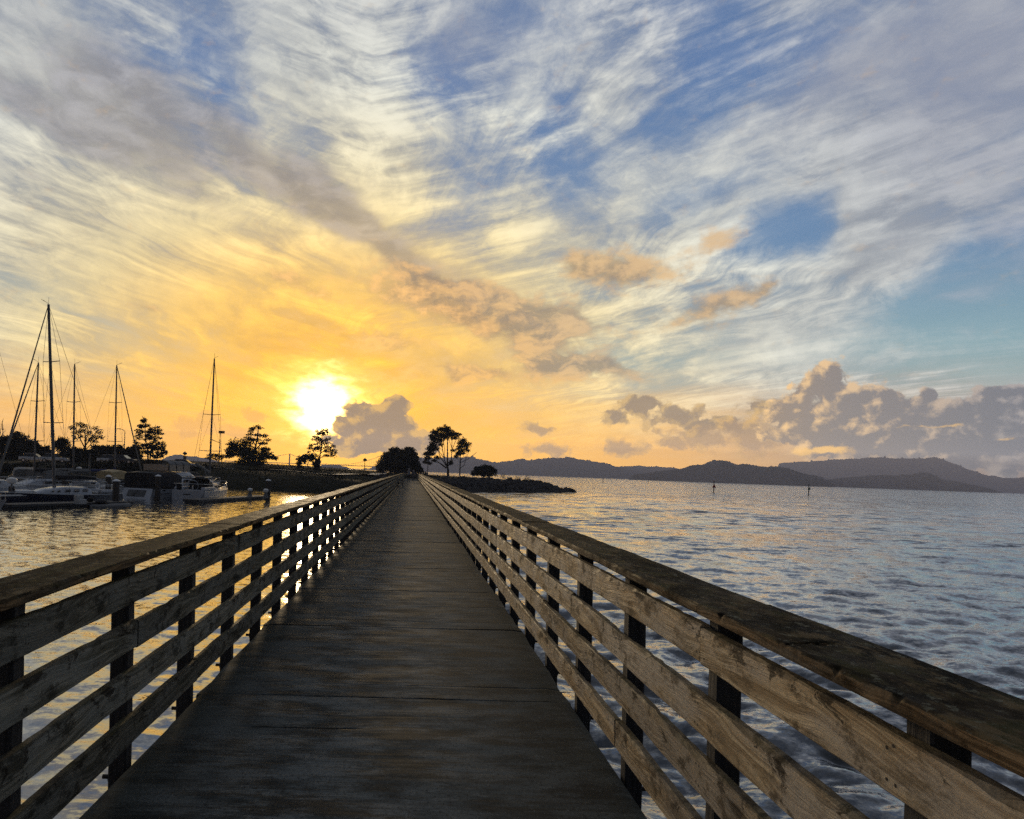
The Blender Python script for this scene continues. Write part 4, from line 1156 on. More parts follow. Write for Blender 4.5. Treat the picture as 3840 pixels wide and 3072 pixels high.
# the pair of tall pines on the point
c = [(1668, 1614, 26, 10), (1690, 1628, 24, 11), (1650, 1632, 24, 11), (1630, 1622, 14, 10), (1622, 1640, 14, 11), (1640, 1650, 22, 12), (1625, 1668, 15, 13), (1612, 1684, 13, 11), (1618, 1700, 15, 10), (1600, 1702, 12, 8), (1604, 1718, 12, 8), (1596, 1732, 10, 6), (1612, 1738, 9, 4),
     (1716, 1630, 14, 6), (1706, 1642, 16, 6), (1672, 1640, 16, 8), (1652, 1668, 10, 5), (1676, 1606, 8, 6), (1656, 1608, 10, 5), (1635, 1684, 12, 7), (1646, 1610, 6, 4), (1718, 1700, 10, 8), (1710, 1712, 8, 6), (1690, 1736, 8, 8), (1640, 1716, 12, 5), (1630, 1728, 10, 4), (1668, 1596, 4, 3), (1700, 1690, 10, 4)]
l = [((.34, .20), (1680, 1786), (1680, 1765), (1678, 1745)), ((.20, .05), (1678, 1748), (1678, 1700), (1678, 1650), (1674, 1605)), ((.15, .05), (1678, 1750), (1692, 1735), (1694, 1690), (1694, 1640)),
     ((.15, .04), (1678, 1752), (1666, 1725), (1658, 1680), (1655, 1630)), ((.13, .04), (1677, 1753), (1650, 1712), (1640, 1680), (1632, 1645)), ((.11, .03), (1676, 1756), (1655, 1740), (1630, 1725), (1612, 1712)),
     ((.10, .03), (1672, 1756), (1646, 1736), (1618, 1728)), ((.09, .03), (1662, 1715), (1645, 1690), (1625, 1672)), ((.09, .03), (1694, 1690), (1706, 1660), (1718, 1632)), ((.08, .03), (1658, 1690), (1662, 1660), (1670, 1635)), ((.08, .03), (1666, 1728), (1668, 1690), (1664, 1650)),
     ((.07, .03), (1692, 1735), (1704, 1715), (1718, 1700)), ((.06, .02), (1694, 1680), (1686, 1655), (1682, 1632))]
tree('pine_tree', 'tall forked pine with a flat-topped crown, nearest the pier on the point', (1680, 1784), 172, c, l, 0.38, 95, 0.3, 2.4, group='pines on the point', seed=26)
c = [(1737, 1652, 14, 9), (1728, 1662, 13, 9), (1745, 1664, 12, 7), (1726, 1676, 14, 8), (1750, 1672, 14, 6), (1760, 1664, 8, 4), (1732, 1690, 14, 8), (1748, 1684, 10, 5), (1735, 1700, 10, 5), (1755, 1690, 8, 4), (1722, 1702, 10, 7), (1716, 1684, 8, 4)]
l = [((.17, .05), (1724, 1784), (1725, 1745), (1726, 1710), (1730, 1660)), ((.09, .02), (1725, 1756), (1742, 1745), (1748, 1715), (1752, 1680)), ((.08, .02), (1726, 1735), (1752, 1724), (1772, 1708), (1786, 1697)), ((.06, .02), (1726, 1730), (1738, 1712), (1740, 1680)),
     ((.05, .02), (1748, 1724), (1758, 1694), (1768, 1678)), ((.05, .02), (1725, 1735), (1714, 1718), (1712, 1705)), ((.04, .015), (1726, 1746), (1716, 1742)), ((.05, .02), (1756, 1720), (1778, 1706), (1790, 1694))]
tree('pine_tree', 'slimmer leaning pine with bare lower branches, right of the forked one', (1724, 1784), 176, c, l, 0.34, 95, 0.3, 2.4, group='pines on the point', seed=27)
c = [(1795, 1770, 26, 12), (1822, 1764, 28, 14), (1815, 1752, 18, 9), (1790, 1758, 14, 8), (1845, 1766, 16, 10), (1838, 1754, 12, 7), (1856, 1766, 8, 6), (1778, 1778, 14, 6), (1820, 1778, 40, 9)]
tree('spreading_bush', 'wide dark bush on the rocks right of the two pines', (1815, 1788), 160, c, [((.1, .06), (1812, 1790), (1812, 1765)), ((.08, .05), (1845, 1788), (1842, 1768))], 0.28, 120, 0.1, 1.6, cat='bush', seed=28)
for i, (cx, w, h, lab) in enumerate([(1887, 13, 13, 'feathery shrub on the point, first beyond the wide bush'), (1908, 9, 8, 'smallest low shrub on the point among feathery ones'), (1940, 15, 10, 'middle feathery shrub on the rocky point'), (1976, 13, 11, 'feathery shrub on the point, nearest its rocky tip')]):
    by = 1798 + i * 1.6
    tree('shrub', lab, (cx, by), 152, [(cx, by - h * 1.0, w * .8, h * .8), (cx - w * .4, by - h * .6, w * .5, h * .6), (cx + w * .5, by - h * .5, w * .5, h * .6)], [((.03, .02), (cx, by + 2), (cx + 1, by - h))], 0.26, 34, 0.0, 5.0, group='feathery shrubs on the rocky point', cat='shrub', seed=40 + i)
for i, (cx, top, lab) in enumerate([(1588, 1766, 'thin pointed shrub left of the lamp post on the point'), (1597, 1771, 'squat shrub beside the lamp post on the point')]):
    tree('shrub', lab, (cx, 1783), 165, [(cx, 1779, 4.5 + i * 2, 5), (cx, (top + 1779) / 2, 2.4 + i * 2.5, 6 - i)], [((.03, .02), (cx, 1785), (cx, 1775))], 0.22, 150, 0.0, 2.0, cat='shrub', seed=60 + i)

# the dark wood behind the marina, tree by tree
WOOD = [(30, 1672, 44, 36, 'round dark tree at the left edge of the wood behind the marina'), (80, 1652, 38, 32, 'high domed tree in the wood, left of the tallest mast'), (122, 1676, 26, 26, 'gap-toothed dark tree just right of the tallest mast'),
        (165, 1692, 30, 24, 'low dark tree between the second and third masts'), (230, 1662, 26, 26, 'small rounded tree left of the wide open-crowned one'),
        (270, 1700, 34, 22, 'dark low tree below the open-crowned one'), (385, 1694, 40, 22, 'wide dark tree right of the open-crowned one'),
        (440, 1692, 30, 24, 'dark tree behind the mast with the rolled sail'), (492, 1698, 34, 26, 'bushy dark tree touching the layered conifer'), (330, 1704, 34, 20, 'lowest dark tree in the middle of the wood')]
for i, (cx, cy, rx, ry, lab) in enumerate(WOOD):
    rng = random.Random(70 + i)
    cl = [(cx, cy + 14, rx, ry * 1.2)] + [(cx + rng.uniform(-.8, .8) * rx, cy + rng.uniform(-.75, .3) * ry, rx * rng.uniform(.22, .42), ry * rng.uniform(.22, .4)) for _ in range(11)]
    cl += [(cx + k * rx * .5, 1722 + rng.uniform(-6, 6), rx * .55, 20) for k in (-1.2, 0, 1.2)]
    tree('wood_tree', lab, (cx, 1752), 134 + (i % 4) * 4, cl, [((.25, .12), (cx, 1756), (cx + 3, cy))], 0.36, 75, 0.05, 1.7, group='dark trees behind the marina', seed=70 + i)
BANK_SPOTS = ['cut off by the left edge of the frame', 'left of the tallest mast', 'just right of the foot of the tallest mast', 'between the tallest mast and the lone thin mast', 'right of the lone thin mast, under the open-crowned tree', 'midway between the lone thin mast and the rolled sail', 'at the foot of the mast with the rolled sail', 'under the layered conifer', 'behind the yacht canopy', 'left of the white sloop mast', 'under the solar lamp, nearest the white sloop mast']
for i, cx in enumerate((-10, 70, 150, 225, 300, 372, 450, 525, 600, 680, 750)):
    rng = random.Random(170 + i); by = 1800 - (cx * .018)
    cl = [(cx + rng.uniform(-40, 40), by - rng.uniform(8, 50 if cx < 560 else 26), rng.uniform(22, 38), rng.uniform(12, 18)) for _ in range(9)]
    tree('bank_bush', 'low dark bank bush ' + BANK_SPOTS[i], (cx, by), 112 + (i % 3) * 2, cl, [((.08, .05), (cx, by + 3), (cx + 2, by - 20))], 0.34, 60, 0.1, 1.6, group='low bushes along the bank', cat='bush', seed=170 + i)
c = [(300, 1594, 24, 9), (322, 1600, 18, 9), (272, 1604, 16, 9), (312, 1616, 26, 8), (285, 1622, 18, 7), (335, 1624, 14, 8), (345, 1640, 14, 7), (305, 1636, 18, 6), (330, 1650, 18, 7), (360, 1606, 14, 8), (372, 1622, 15, 10), (362, 1640, 18, 8), (380, 1640, 12, 8), (290, 1646, 12, 5), (352, 1656, 18, 6), (275, 1636, 10, 5)]
tree('open_crowned_tree', 'open-crowned tree with light showing through, tallest behind the third mast', (318, 1750), 140, c,
     [((.25, .07), (318, 1752), (318, 1690), (316, 1650), (312, 1610)), ((.12, .04), (318, 1680), (298, 1640), (282, 1610)), ((.12, .04), (318, 1675), (340, 1640), (366, 1612)), ((.1, .03), (318, 1690), (350, 1660), (376, 1630)), ((.08, .03), (316, 1655), (330, 1630), (326, 1605))], 0.30, 40, 0.1, 2.0, seed=90)
tree('bare_tree', 'bare thin tree at the left edge of the frame', (5, 1725), 140, [(6, 1660, 10, 3), (12, 1610, 5, 3)], [((.12, .05), (4, 1727), (6, 1670), (8, 1640)), ((.06, .02), (8, 1645), (14, 1615), (14, 1580)), ((.06, .02), (7, 1650), (-2, 1620), (2, 1575)), ((.05, .02), (8, 1630), (20, 1612)), ((.05, .02), (11, 1620), (6, 1590), (10, 1566))], 0.2, 20, 0.0, 3.0, seed=91)

# ------------------------------------------------------------------ street furniture on shore
def lamp_arm(name, label, px, top, base, d, arm, kind):
    B = at(px, base, d); B.z = lz(B.x, B.y) - .05
    T = at(px, top, d)
    H = T.z - B.z
    o = thing(name, label, 'street lamp', B)
    MB().tube([(0, 0, 0), (0, 0, H)], [.10, .06], 8).build('pole', M_iron, o)
    if kind == 'arm':
        MB().tube([(0, 0, H - .1), (arm * .4, 0, H + .25), (arm, 0, H + .35)], .05, 6).build('arm', M_iron, o)
        MB().box((arm * 1.12, 0, H + .33), (.7, .25, .12), bev=.03).build('lamp_head', M_iron, o)
    elif kind == 'solar':
        MB().tube([(0, 0, H * .72), (arm, 0, H * .80)], .05, 6).build('arm', M_iron, o)
        MB().box((arm * 1.1, 0, H * .80), (.6, .3, .12), bev=.03).build('lamp_head', M_iron, o)
        MB().box((.25, 0, H + .25), (1.0, .30, .45), bev=.02).build('solar_panel', M_iron, o)
    else:
        MB().lathe([(.06, 0), (.42, .25), (.46, .45), (.1, .75), (.03, .85)], 10, (0, 0, H - .2)).build('lamp_head', M_iron, o)
        if kind == 'banner': MB().box((0.0, 0, H * .34), (.62, .12, 1.55), bev=.02).build('banner', M_iron, o)
    return o
lamp_arm('street_lamp', 'curved-arm street lamp above the trees, right of the mast with the rolled sail', 464, 1616, 1740, 140, -1.0, 'arm')
lamp_arm('street_lamp', 'street lamp with a solar panel, just right of the white sloop mast', 821, 1626, 1752, 135, -1.3, 'solar')
lamp_arm('street_lamp', 'short lamp post with a dark banner on the low grassy rise', 692, 1704, 1742, 165, 0, 'banner')
lamp_arm('street_lamp', 'short lamp post left of the dome-shaped tree', 1367, 1728, 1765, 170, 0, 'plain')
lamp_arm('street_lamp', 'slim lamp post left of the forked pine', 1603, 1736, 1786, 165, 0, 'plain')

def car(label, px, py, d, rz, m, L=4.3):
    B = at(px, py, d); B.z = lz(B.x, B.y)
    o = thing('parked_car', label, 'car', B, rz, 'cars parked behind the marina')
    def ring(x, pts): return [(x, p[0], p[1]) for p in pts]
    low = [(-.86, .35), (-.88, .62), (-.80, .88), (.80, .88), (.88, .62), (.86, .35)]
    rs = [ring(x, [(a * s, b if b < .8 else b * t) for a, b in low]) for x, s, t in ((-L / 2, .86, .9), (-L / 2 + .15, 1, 1), (L / 2 - .9, 1, 1), (L / 2 - .2, .95, .86), (L / 2, .8, .75))]
    MB().loft(rs).build('body', m, o, smooth=40)
    cab = [[(x, -w, z), (x, w, z)] for x, w, z in ()]
    MB().loft([[(-1.75, -.78, .86), (-1.75, .78, .86), (1.0, .78, .86), (1.0, -.78, .86)], [(-1.25, -.62, 1.42), (-1.25, .62, 1.42), (.25, .62, 1.42), (.25, -.62, 1.42)]]).build('cabin_glass', M_glass, o)
    MB().box((-.5, 0, 1.43), (1.6, 1.26, .05), bev=.01).build('roof', m, o)
    for x in (-1.35, 1.35):
        for y in (-.80, .80):
            w = MB().tube([(x, y - .1, .32), (x, y + .1, .32)], .32, 14).build('wheel', M_rubber, o)
            MB().tube([(x, y - .11, .32), (x, y + .11, .32)], .19, 10).build('rim', M_steel, w)
car('silver car parked under the wood left of the tallest mast', 128, 1722, 126, .1, M_car1)
car('silver car parked between the tallest mast and the third mast', 205, 1720, 126, .2, M_car1)
car('dark car parked right of the mast with the rolled sail', 462, 1738, 126, -.1, M_car2)
car('silver car parked left of the mast with the rolled sail', 418, 1736, 127, .15, M_car1)
car('silver car parked beyond the yacht canopy on the low rise', 692, 1762, 118, .05, M_car1)

# ------------------------------------------------------------------ marina: docks and piles
def floating_dock(label, a, b, w=1.5, side=1, name='floating_dock'):
    A, Bq = Vector(a), Vector(b)
    L = (Bq - A).length; d = (Bq - A).normalized()
    o = thing(name, label, 'dock', (A.x, A.y, 0), math.atan2(d.y, d.x), 'floating docks in the marina')
    MB().box((L / 2, -side * w / 2, .05), (L, w - .14, .44), bev=.03).build('float', M_rubber, o)
    rng = random.Random(int(L * 10))
    n = int(L / .30)
    me = MB().box((0, 0, 0), (.272, w, .045), bev=.006).mesh('plank', M_dock)
    for i in range(n):
        q = link_mesh('plank', me, o, (.15 + i * .30, -side * w / 2, .295 + rng.uniform(-.004, .004)))
    for s in (0, 1): MB().box((L / 2, -side * w * s + (side * .03 if s == 0 else -side * .03), .22), (L, .06, .16), bev=.01).build('bumper_rail', M_rubber, o)
    return o
D1a, D1b = onz(40, 1912, .0).xy, onz(497, 1897, .0).xy
D2a, D2b = onz(742, 1889, .0).xy, onz(1014, 1871, .0).xy
floating_dock('low dark floating dock in front of the navy sailboat', D1a, D1b, 1.6, -1)
floating_dock('floating dock beside the white sloop, reaching toward the pier', D2a, D2b, 1.3, -1)
def dock_pile(px, base, top, label, zb=0.0, r_=.19):
    p = onz(px, base, zb)
    t = at(px, top, p.y)
    o = thing('dock_pile', label, 'pile', (p.x, p.y, 0), 0, 'piles holding the marina docks')
    MB().tube([(0, 0, -1.5), (0, 0, t.z - .14)], [r_, r_ * .96], 12).build('post', M_pile, o, smooth=40)
    MB().lathe([(r_ * 1.16, 0), (r_ * 1.16, .04), (r_ * .55, .13), (.02, .17)], 12, (0, 0, t.z - .16)).build('cap', M_white, o)
    return o
dock_pile(433, 1896, 1797, 'pile with a pale cap at the end of the near floating dock', .0, .25)
dock_pile(404, 1880, 1781, 'pile with a pale cap left of the one on the dock end', .0, .22)
dock_pile(243, 1862, 1790, 'stout pile behind the navy sailboat cabin', .0, .30)
dock_pile(229, 1850, 1774, 'thin pile behind the navy sailboat, left of the stout one', .0, .2)
dock_pile(181, 1850, 1765, 'thin pile just right of the tallest mast', .0, .2)
dock_pile(294, 1846, 1751, 'pile with a broad pale cap behind the navy sailboat stern', .0, .25)
dock_pile(590, 1872, 1780, 'dark pile against the yacht hull', .0, .24)
dock_pile(776, 1868, 1796, 'pile with a pale cap in front of the white sloop', .0, .26)
dock_pile(1004, 1874, 1797, 'tall pile at the outer end of the dock nearest the pier', .0, .24)
def pedestal(px, base, top, label):
    p = onz(px, base, .32); t = at(px, top, p.y); h = t.z - .32
    o = thing('dock_pedestal', label, 'dock pedestal', (p.x, p.y, .32), 0, 'power pedestals on the dock')
    MB().lathe([(.26, 0), (.22, .05), (.15, h * .45), (.13, h * .62)], 8).build('body', M_grey, o, smooth=40)
    MB().lathe([(.05, h * .6), (.2, h * .66), (.24, h * .78), (.22, h * .92), (.08, h)], 12).build('lamp_head', M_white, o, smooth=40)
pedestal(937, 1861, 1831, 'round-headed power pedestal midway along the dock nearest the pier')
pedestal(996, 1868, 1833, 'round-headed power pedestal beside the tall end pile')

# ------------------------------------------------------------------ boats
def hull_rings(L, beam, free_s, free_b, draft, n=18, transom=0.82, rake=0.9, fine=2.2, flare=0.12, full=0.42):
    rings = []
    for i in range(n):
        t = i / (n - 1)                              # 0 stern .. 1 bow
        if t < full: b = transom + (1 - transom) * math.sin(t / full * math.pi / 2)
        else: b = max(0.0, 1 - ((t - full) / (1 - full)) ** fine)
        b = max(b, 0.012) * beam / 2
        sh = free_s + (free_b - free_s) * t ** 1.8 - 0.06 * math.sin(t * math.pi)
        kl = -draft * (1 - abs(2 * t - 0.9) ** 2.5) if abs(2 * t - .9) < 1 else 0
        kl = max(kl, -draft) if t < .96 else 0.15
        if i == n - 1: kl = 0.25
        ring = []
        for s in (-1, 1):
            prof = [(1.0, sh), (.985, sh * .55), (.93 - flare * t, .08), (.62 - .3 * t, kl * .62), (.16, kl)]
            pts = []
            for q, (w, z_) in enumerate(prof):
                y = t * L + (rake * max(0, (t - .75) / .25) * (z_ / max(sh, .1) - .2) if t > .75 else 0)
                if t == 0: y -= (sh - z_) * 0.10
                pts.append((s * b * w, y, z_))
            ring += pts if s < 0 else pts[::-1]
        rings.append(ring)
    return rings
def hull_parts(root, L, beam, fs, fb, draft, m_hull, m_deck, **kw):
    rings = hull_rings(L, beam, fs, fb, draft, **kw)
    h = MB().loft(rings, closed=False, cap0=True, cap1=False).build('hull', m_hull, root, smooth=45)
    m = MB()
    n = len(rings)
    vs = []
    for r_ in rings:
        a, b = Vector(r_[0]), Vector(r_[-1])
        vs += [a + Vector((0, 0, -.015)), (a + b) / 2 + Vector((0, 0, .05)), b + Vector((0, 0, -.015))]
    m.add(vs, [(i * 3 + k, i * 3 + k + 1, i * 3 + k + 4, i * 3 + k + 3) for i in range(n - 1) for k in range(2)])
    m.build('deck', m_deck, root, smooth=60)
    m = MB()
    m.tube([r_[0] for r_ in rings], .03, 5); m.tube([r_[-1] for r_ in rings], .03, 5)
    m.build('rub_rail', m_deck, h)
    return rings
def sheer(rings, t, s=1):
    i = t * (len(rings) - 1); a = int(min(i, len(rings) - 2)); f = i - a
    k = 0 if s < 0 else -1
    return Vector(rings[a][k]).lerp(Vector(rings[a + 1][k]), f)
def lifelines(root, rings, t0, t1, n, h=.6):
    m = MB()
    for s in (-1, 1):
        tops = []
        for i in range(n):
            p = sheer(rings, t0 + (t1 - t0) * i / (n - 1), s); p.x *= .95
            m.tube([p, p + Vector((0, 0, h))], .012, 5); tops.append(p + Vector((0, 0, h)))
        m.tube(tops, .007, 4); m.tube([q - Vector((0, 0, h * .5)) for q in tops], .007, 4)
    b0 = [sheer(rings, t1, -1), sheer(rings, .995, 1), sheer(rings, t1, 1)]
    m.tube([q + Vector((0, 0, h)) for q in b0], .016, 5); m.tube([b0[1], b0[1] + Vector((0, 0, h))], .016, 5)
    m.tube([sheer(rings, t0, -1) + Vector((0, 0, h)), sheer(rings, 0.0, -1) + Vector((.1, 0, h)), sheer(rings, 0.0, 1) + Vector((-.1, 0, h)), sheer(rings, t0, 1) + Vector((0, 0, h))], .016, 5)
    m.build('guard_rail', M_steel, root)
def rig(root, base, H, lean=(0, 0), spreaders=((.42, .95), (.72, .7)), fore=None, back=None, chain=None, furled=False, r_=.085, stay=.012, boot=None):
    """mast with spreaders (sub-parts), stays, optional rolled headsail"""
    b = Vector(base); T = b + Vector((lean[0], lean[1], H))
    mast = MB().tube([b, b.lerp(T, .6), T], [r_, r_ * .92, r_ * .7], 8).build('mast', M_alu, root, smooth=40)
    def along(f): return b.lerp(T, f)
    for f, w in spreaders:
        p = along(f)
        MB().tube([p + Vector((-w, -.08, .05)), p, p + Vector((w, -.08, .05))], .03, 5).build('spreader', M_alu, mast)
    top = MB()
    top.tube([T, T + Vector((0, 0, .5))], .012, 4); top.tube([T + Vector((0, .0, .05)), T + Vector((.0, .45, .22))], .014, 4); top.tube([T + Vector((0, .3, .15)), T + Vector((.22, .45, .3))], .016, 4)
    top.build('wind_vane', M_wire, mast)
    m = MB()
    if fore is not None and not furled: m.tube([fore, T], stay, 4)
    if back is not None: m.tube([back, T], stay, 4)
    if chain:
        for s in (-1, 1):
            pts = [Vector((s * chain[0], chain[1], chain[2]))] + [along(f) + Vector((s * w, -.08, .05)) for f, w in spreaders] + [T]
            m.tube(pts, stay * .9, 4)
            m.tube([Vector((s * chain[0], chain[1] + .3, chain[2])), along(spreaders[0][0])], stay * .8, 4)
            if len(spreaders) > 1: m.tube([along(spreaders[0][0]) + Vector((s * spreaders[0][1], -.08, .05)), along(spreaders[1][0])], stay * .7, 4)
    m.build('rigging', M_wire, root)
    if furled:
        MB().tube([fore, Vector(fore).lerp(T, .12), Vector(fore).lerp(T, .5), Vector(fore).lerp(T, .93), T], [.03, .065, .055, .035, .02], 8).build('furled_headsail', M_grey, root, smooth=50)
    if boot: MB().tube([along(0), along(boot[0])], [r_ * 1.5, r_ * 1.25], 8).build('mast_cover', boot[1], root)
    return mast
def window_strip(root, parent, items, m=None):
    for (c, d_, rz) in items:
        f = MB().box(c, d_, Euler((0, 0, rz)), bev=.02).build('window', m or M_glass, parent)
def place(o, p, heading):
    """heading: direction of the bow in plan"""
    o.location = (p[0], p[1], -0.28); o.rotation_euler = (0, 0, math.atan2(heading[1], heading[0]) - math.pi / 2)
def local_of(o, w):
    """a world point in this boat's own frame"""
    c, s = math.cos(o.rotation_euler.z), math.sin(o.rotation_euler.z)
    d = Vector(w) - Vector(o.location)
    return Vector((d.x * c + d.y * s, -d.x * s + d.y * c, d.z))
def mast_from(o, px_b, py_b, px_t, py_t, y_on_boat, x_on_boat=0.0):
    """mast foot on the boat, mast head where the photo shows it at that distance"""
    c, s = math.cos(o.rotation_euler.z), math.sin(o.rotation_euler.z)
    w = Vector((o.location.x + x_on_boat * c - y_on_boat * s, o.location.y + x_on_boat * s + y_on_boat * c, 0))
    T = at(px_t, py_t, w.y); Bt = at(px_b, py_b, w.y)
    return local_of(o, T)

# navy sailboat
def navy_sailboat():
    o = thing('sailboat', 'navy-hulled sailboat with a white deck and the tallest mast', 'sailboat', group='boats moored in the marina')
    st = onz(362, 1884, .0); h = Vector((-.436, -.9)).normalized()
    place(o, (st.x + .9, st.y + .6), h)
    L = 9.6
    rings = hull_parts(o, L, 3.1, 1.02, 1.20, .45, M_navy, M_gel, transom=.74)
    m = MB()
    def sec(y, w, z0, z1): return [(-w, y, z0), (-w * .86, y, z1 - .08), (-w * .6, y, z1), (w * .6, y, z1), (w * .86, y, z1 - .08), (w, y, z0)]
    m.loft([sec(2.7, .95, .95, 1.42), sec(3.2, 1.0, .95, 1.55), sec(5.0, .92, .98, 1.50), sec(6.3, .70, 1.02, 1.34), sec(6.9, .5, 1.05, 1.16)])
    cab = m.build('cabin', M_gel, o, smooth=40)
    for s in (-1, 1):
        for y, w in ((3.3, .42), (4.05, .42), (4.8, .38)):
            MB().box((s * .945, y, 1.27), (.10, w, .17), bev=.02).build('window', M_glass, cab)
        for y in (5.5, 6.0): MB().tube([(s * .80, y, 1.22), (s * .92, y, 1.22)], .075, 10).build('porthole', M_glass, cab)
    MB().lathe([(.75, 0), (.68, .18), (.45, .32), (.1, .38)], 12, (0, 2.5, 1.38)).build('sprayhood', M_grey, o, smooth=50)
    MB().box((0, 1.3, 1.06), (1.5, 2.0, .10), bev=.03).build('cockpit', M_deckw, o)
    for (x, y) in ((-.95, 1.2), (.95, 1.2)): MB().box((x, y, 1.20), (.4, 1.7, .22), bev=.04).build('coaming', M_gel, o)
    lw = MB()
    for k in range(17):
        a = k / 16 * 2 * math.pi
        lw.tube([(1.15, .35 + .22 * math.cos(a), 1.5 + .22 * math.sin(a)), (1.15, .35 + .22 * math.cos(a + .4), 1.5 + .22 * math.sin(a + .4))], .05, 5)
    lw.build('lifebuoy', M_white, o)
    wheel = MB()
    for k in range(16):
        a = k / 16 * 2 * math.pi; b = (k + 1) / 16 * 2 * math.pi
        wheel.tube([(.42 * math.cos(a), .75, 1.5 + .42 * math.sin(a)), (.42 * math.cos(b), .75, 1.5 + .42 * math.sin(b))], .016, 4)
    wheel.tube([(0, .8, 1.06), (0, .8, 1.5)], .05, 6).build('steering_wheel', M_steel, o)
    MB().box((.35, 7.6, 1.20), (.9, 1.5, .16), bev=.05).build('folded_sail', M_white, o)
    lifelines(o, rings, .1, .93, 7)
    for y in (2.0, 3.9, 5.8):
        p = sheer(rings, y / L, 1); p.x += .08
        f = MB().lathe([(.03, .0), (.11, .08), (.12, .5), (.03, .6)], 8, (p.x, p.y, .22)); f.tube([(p.x, p.y, .8), p], .012, 4)
        f.build('fender', M_white, o, smooth=50)
    T = mast_from(o, 155, 1745, 182, 1142, 5.2)
    rig(o, (0, 5.2, 1.3), T.z - 1.3, (T.x, T.y - 5.2), ((.36, 1.0), (.69, .85)), (0, L + .25, 1.25), (0, .05, 1.1), (1.2, 4.9, 1.1), True, .12, .016)
    MB().tube([(0, 5.05, 2.0), (0, 1.4, 2.05)], .075, 8).build('boom', M_alu, o)
    MB().tube([(0, 5.0, 2.16), (0, 3.2, 2.22), (0, 1.6, 2.13)], [.20, .15, .09], 8).build('sail_cover', M_black, o, smooth=50)
    return o
navy_sailboat()

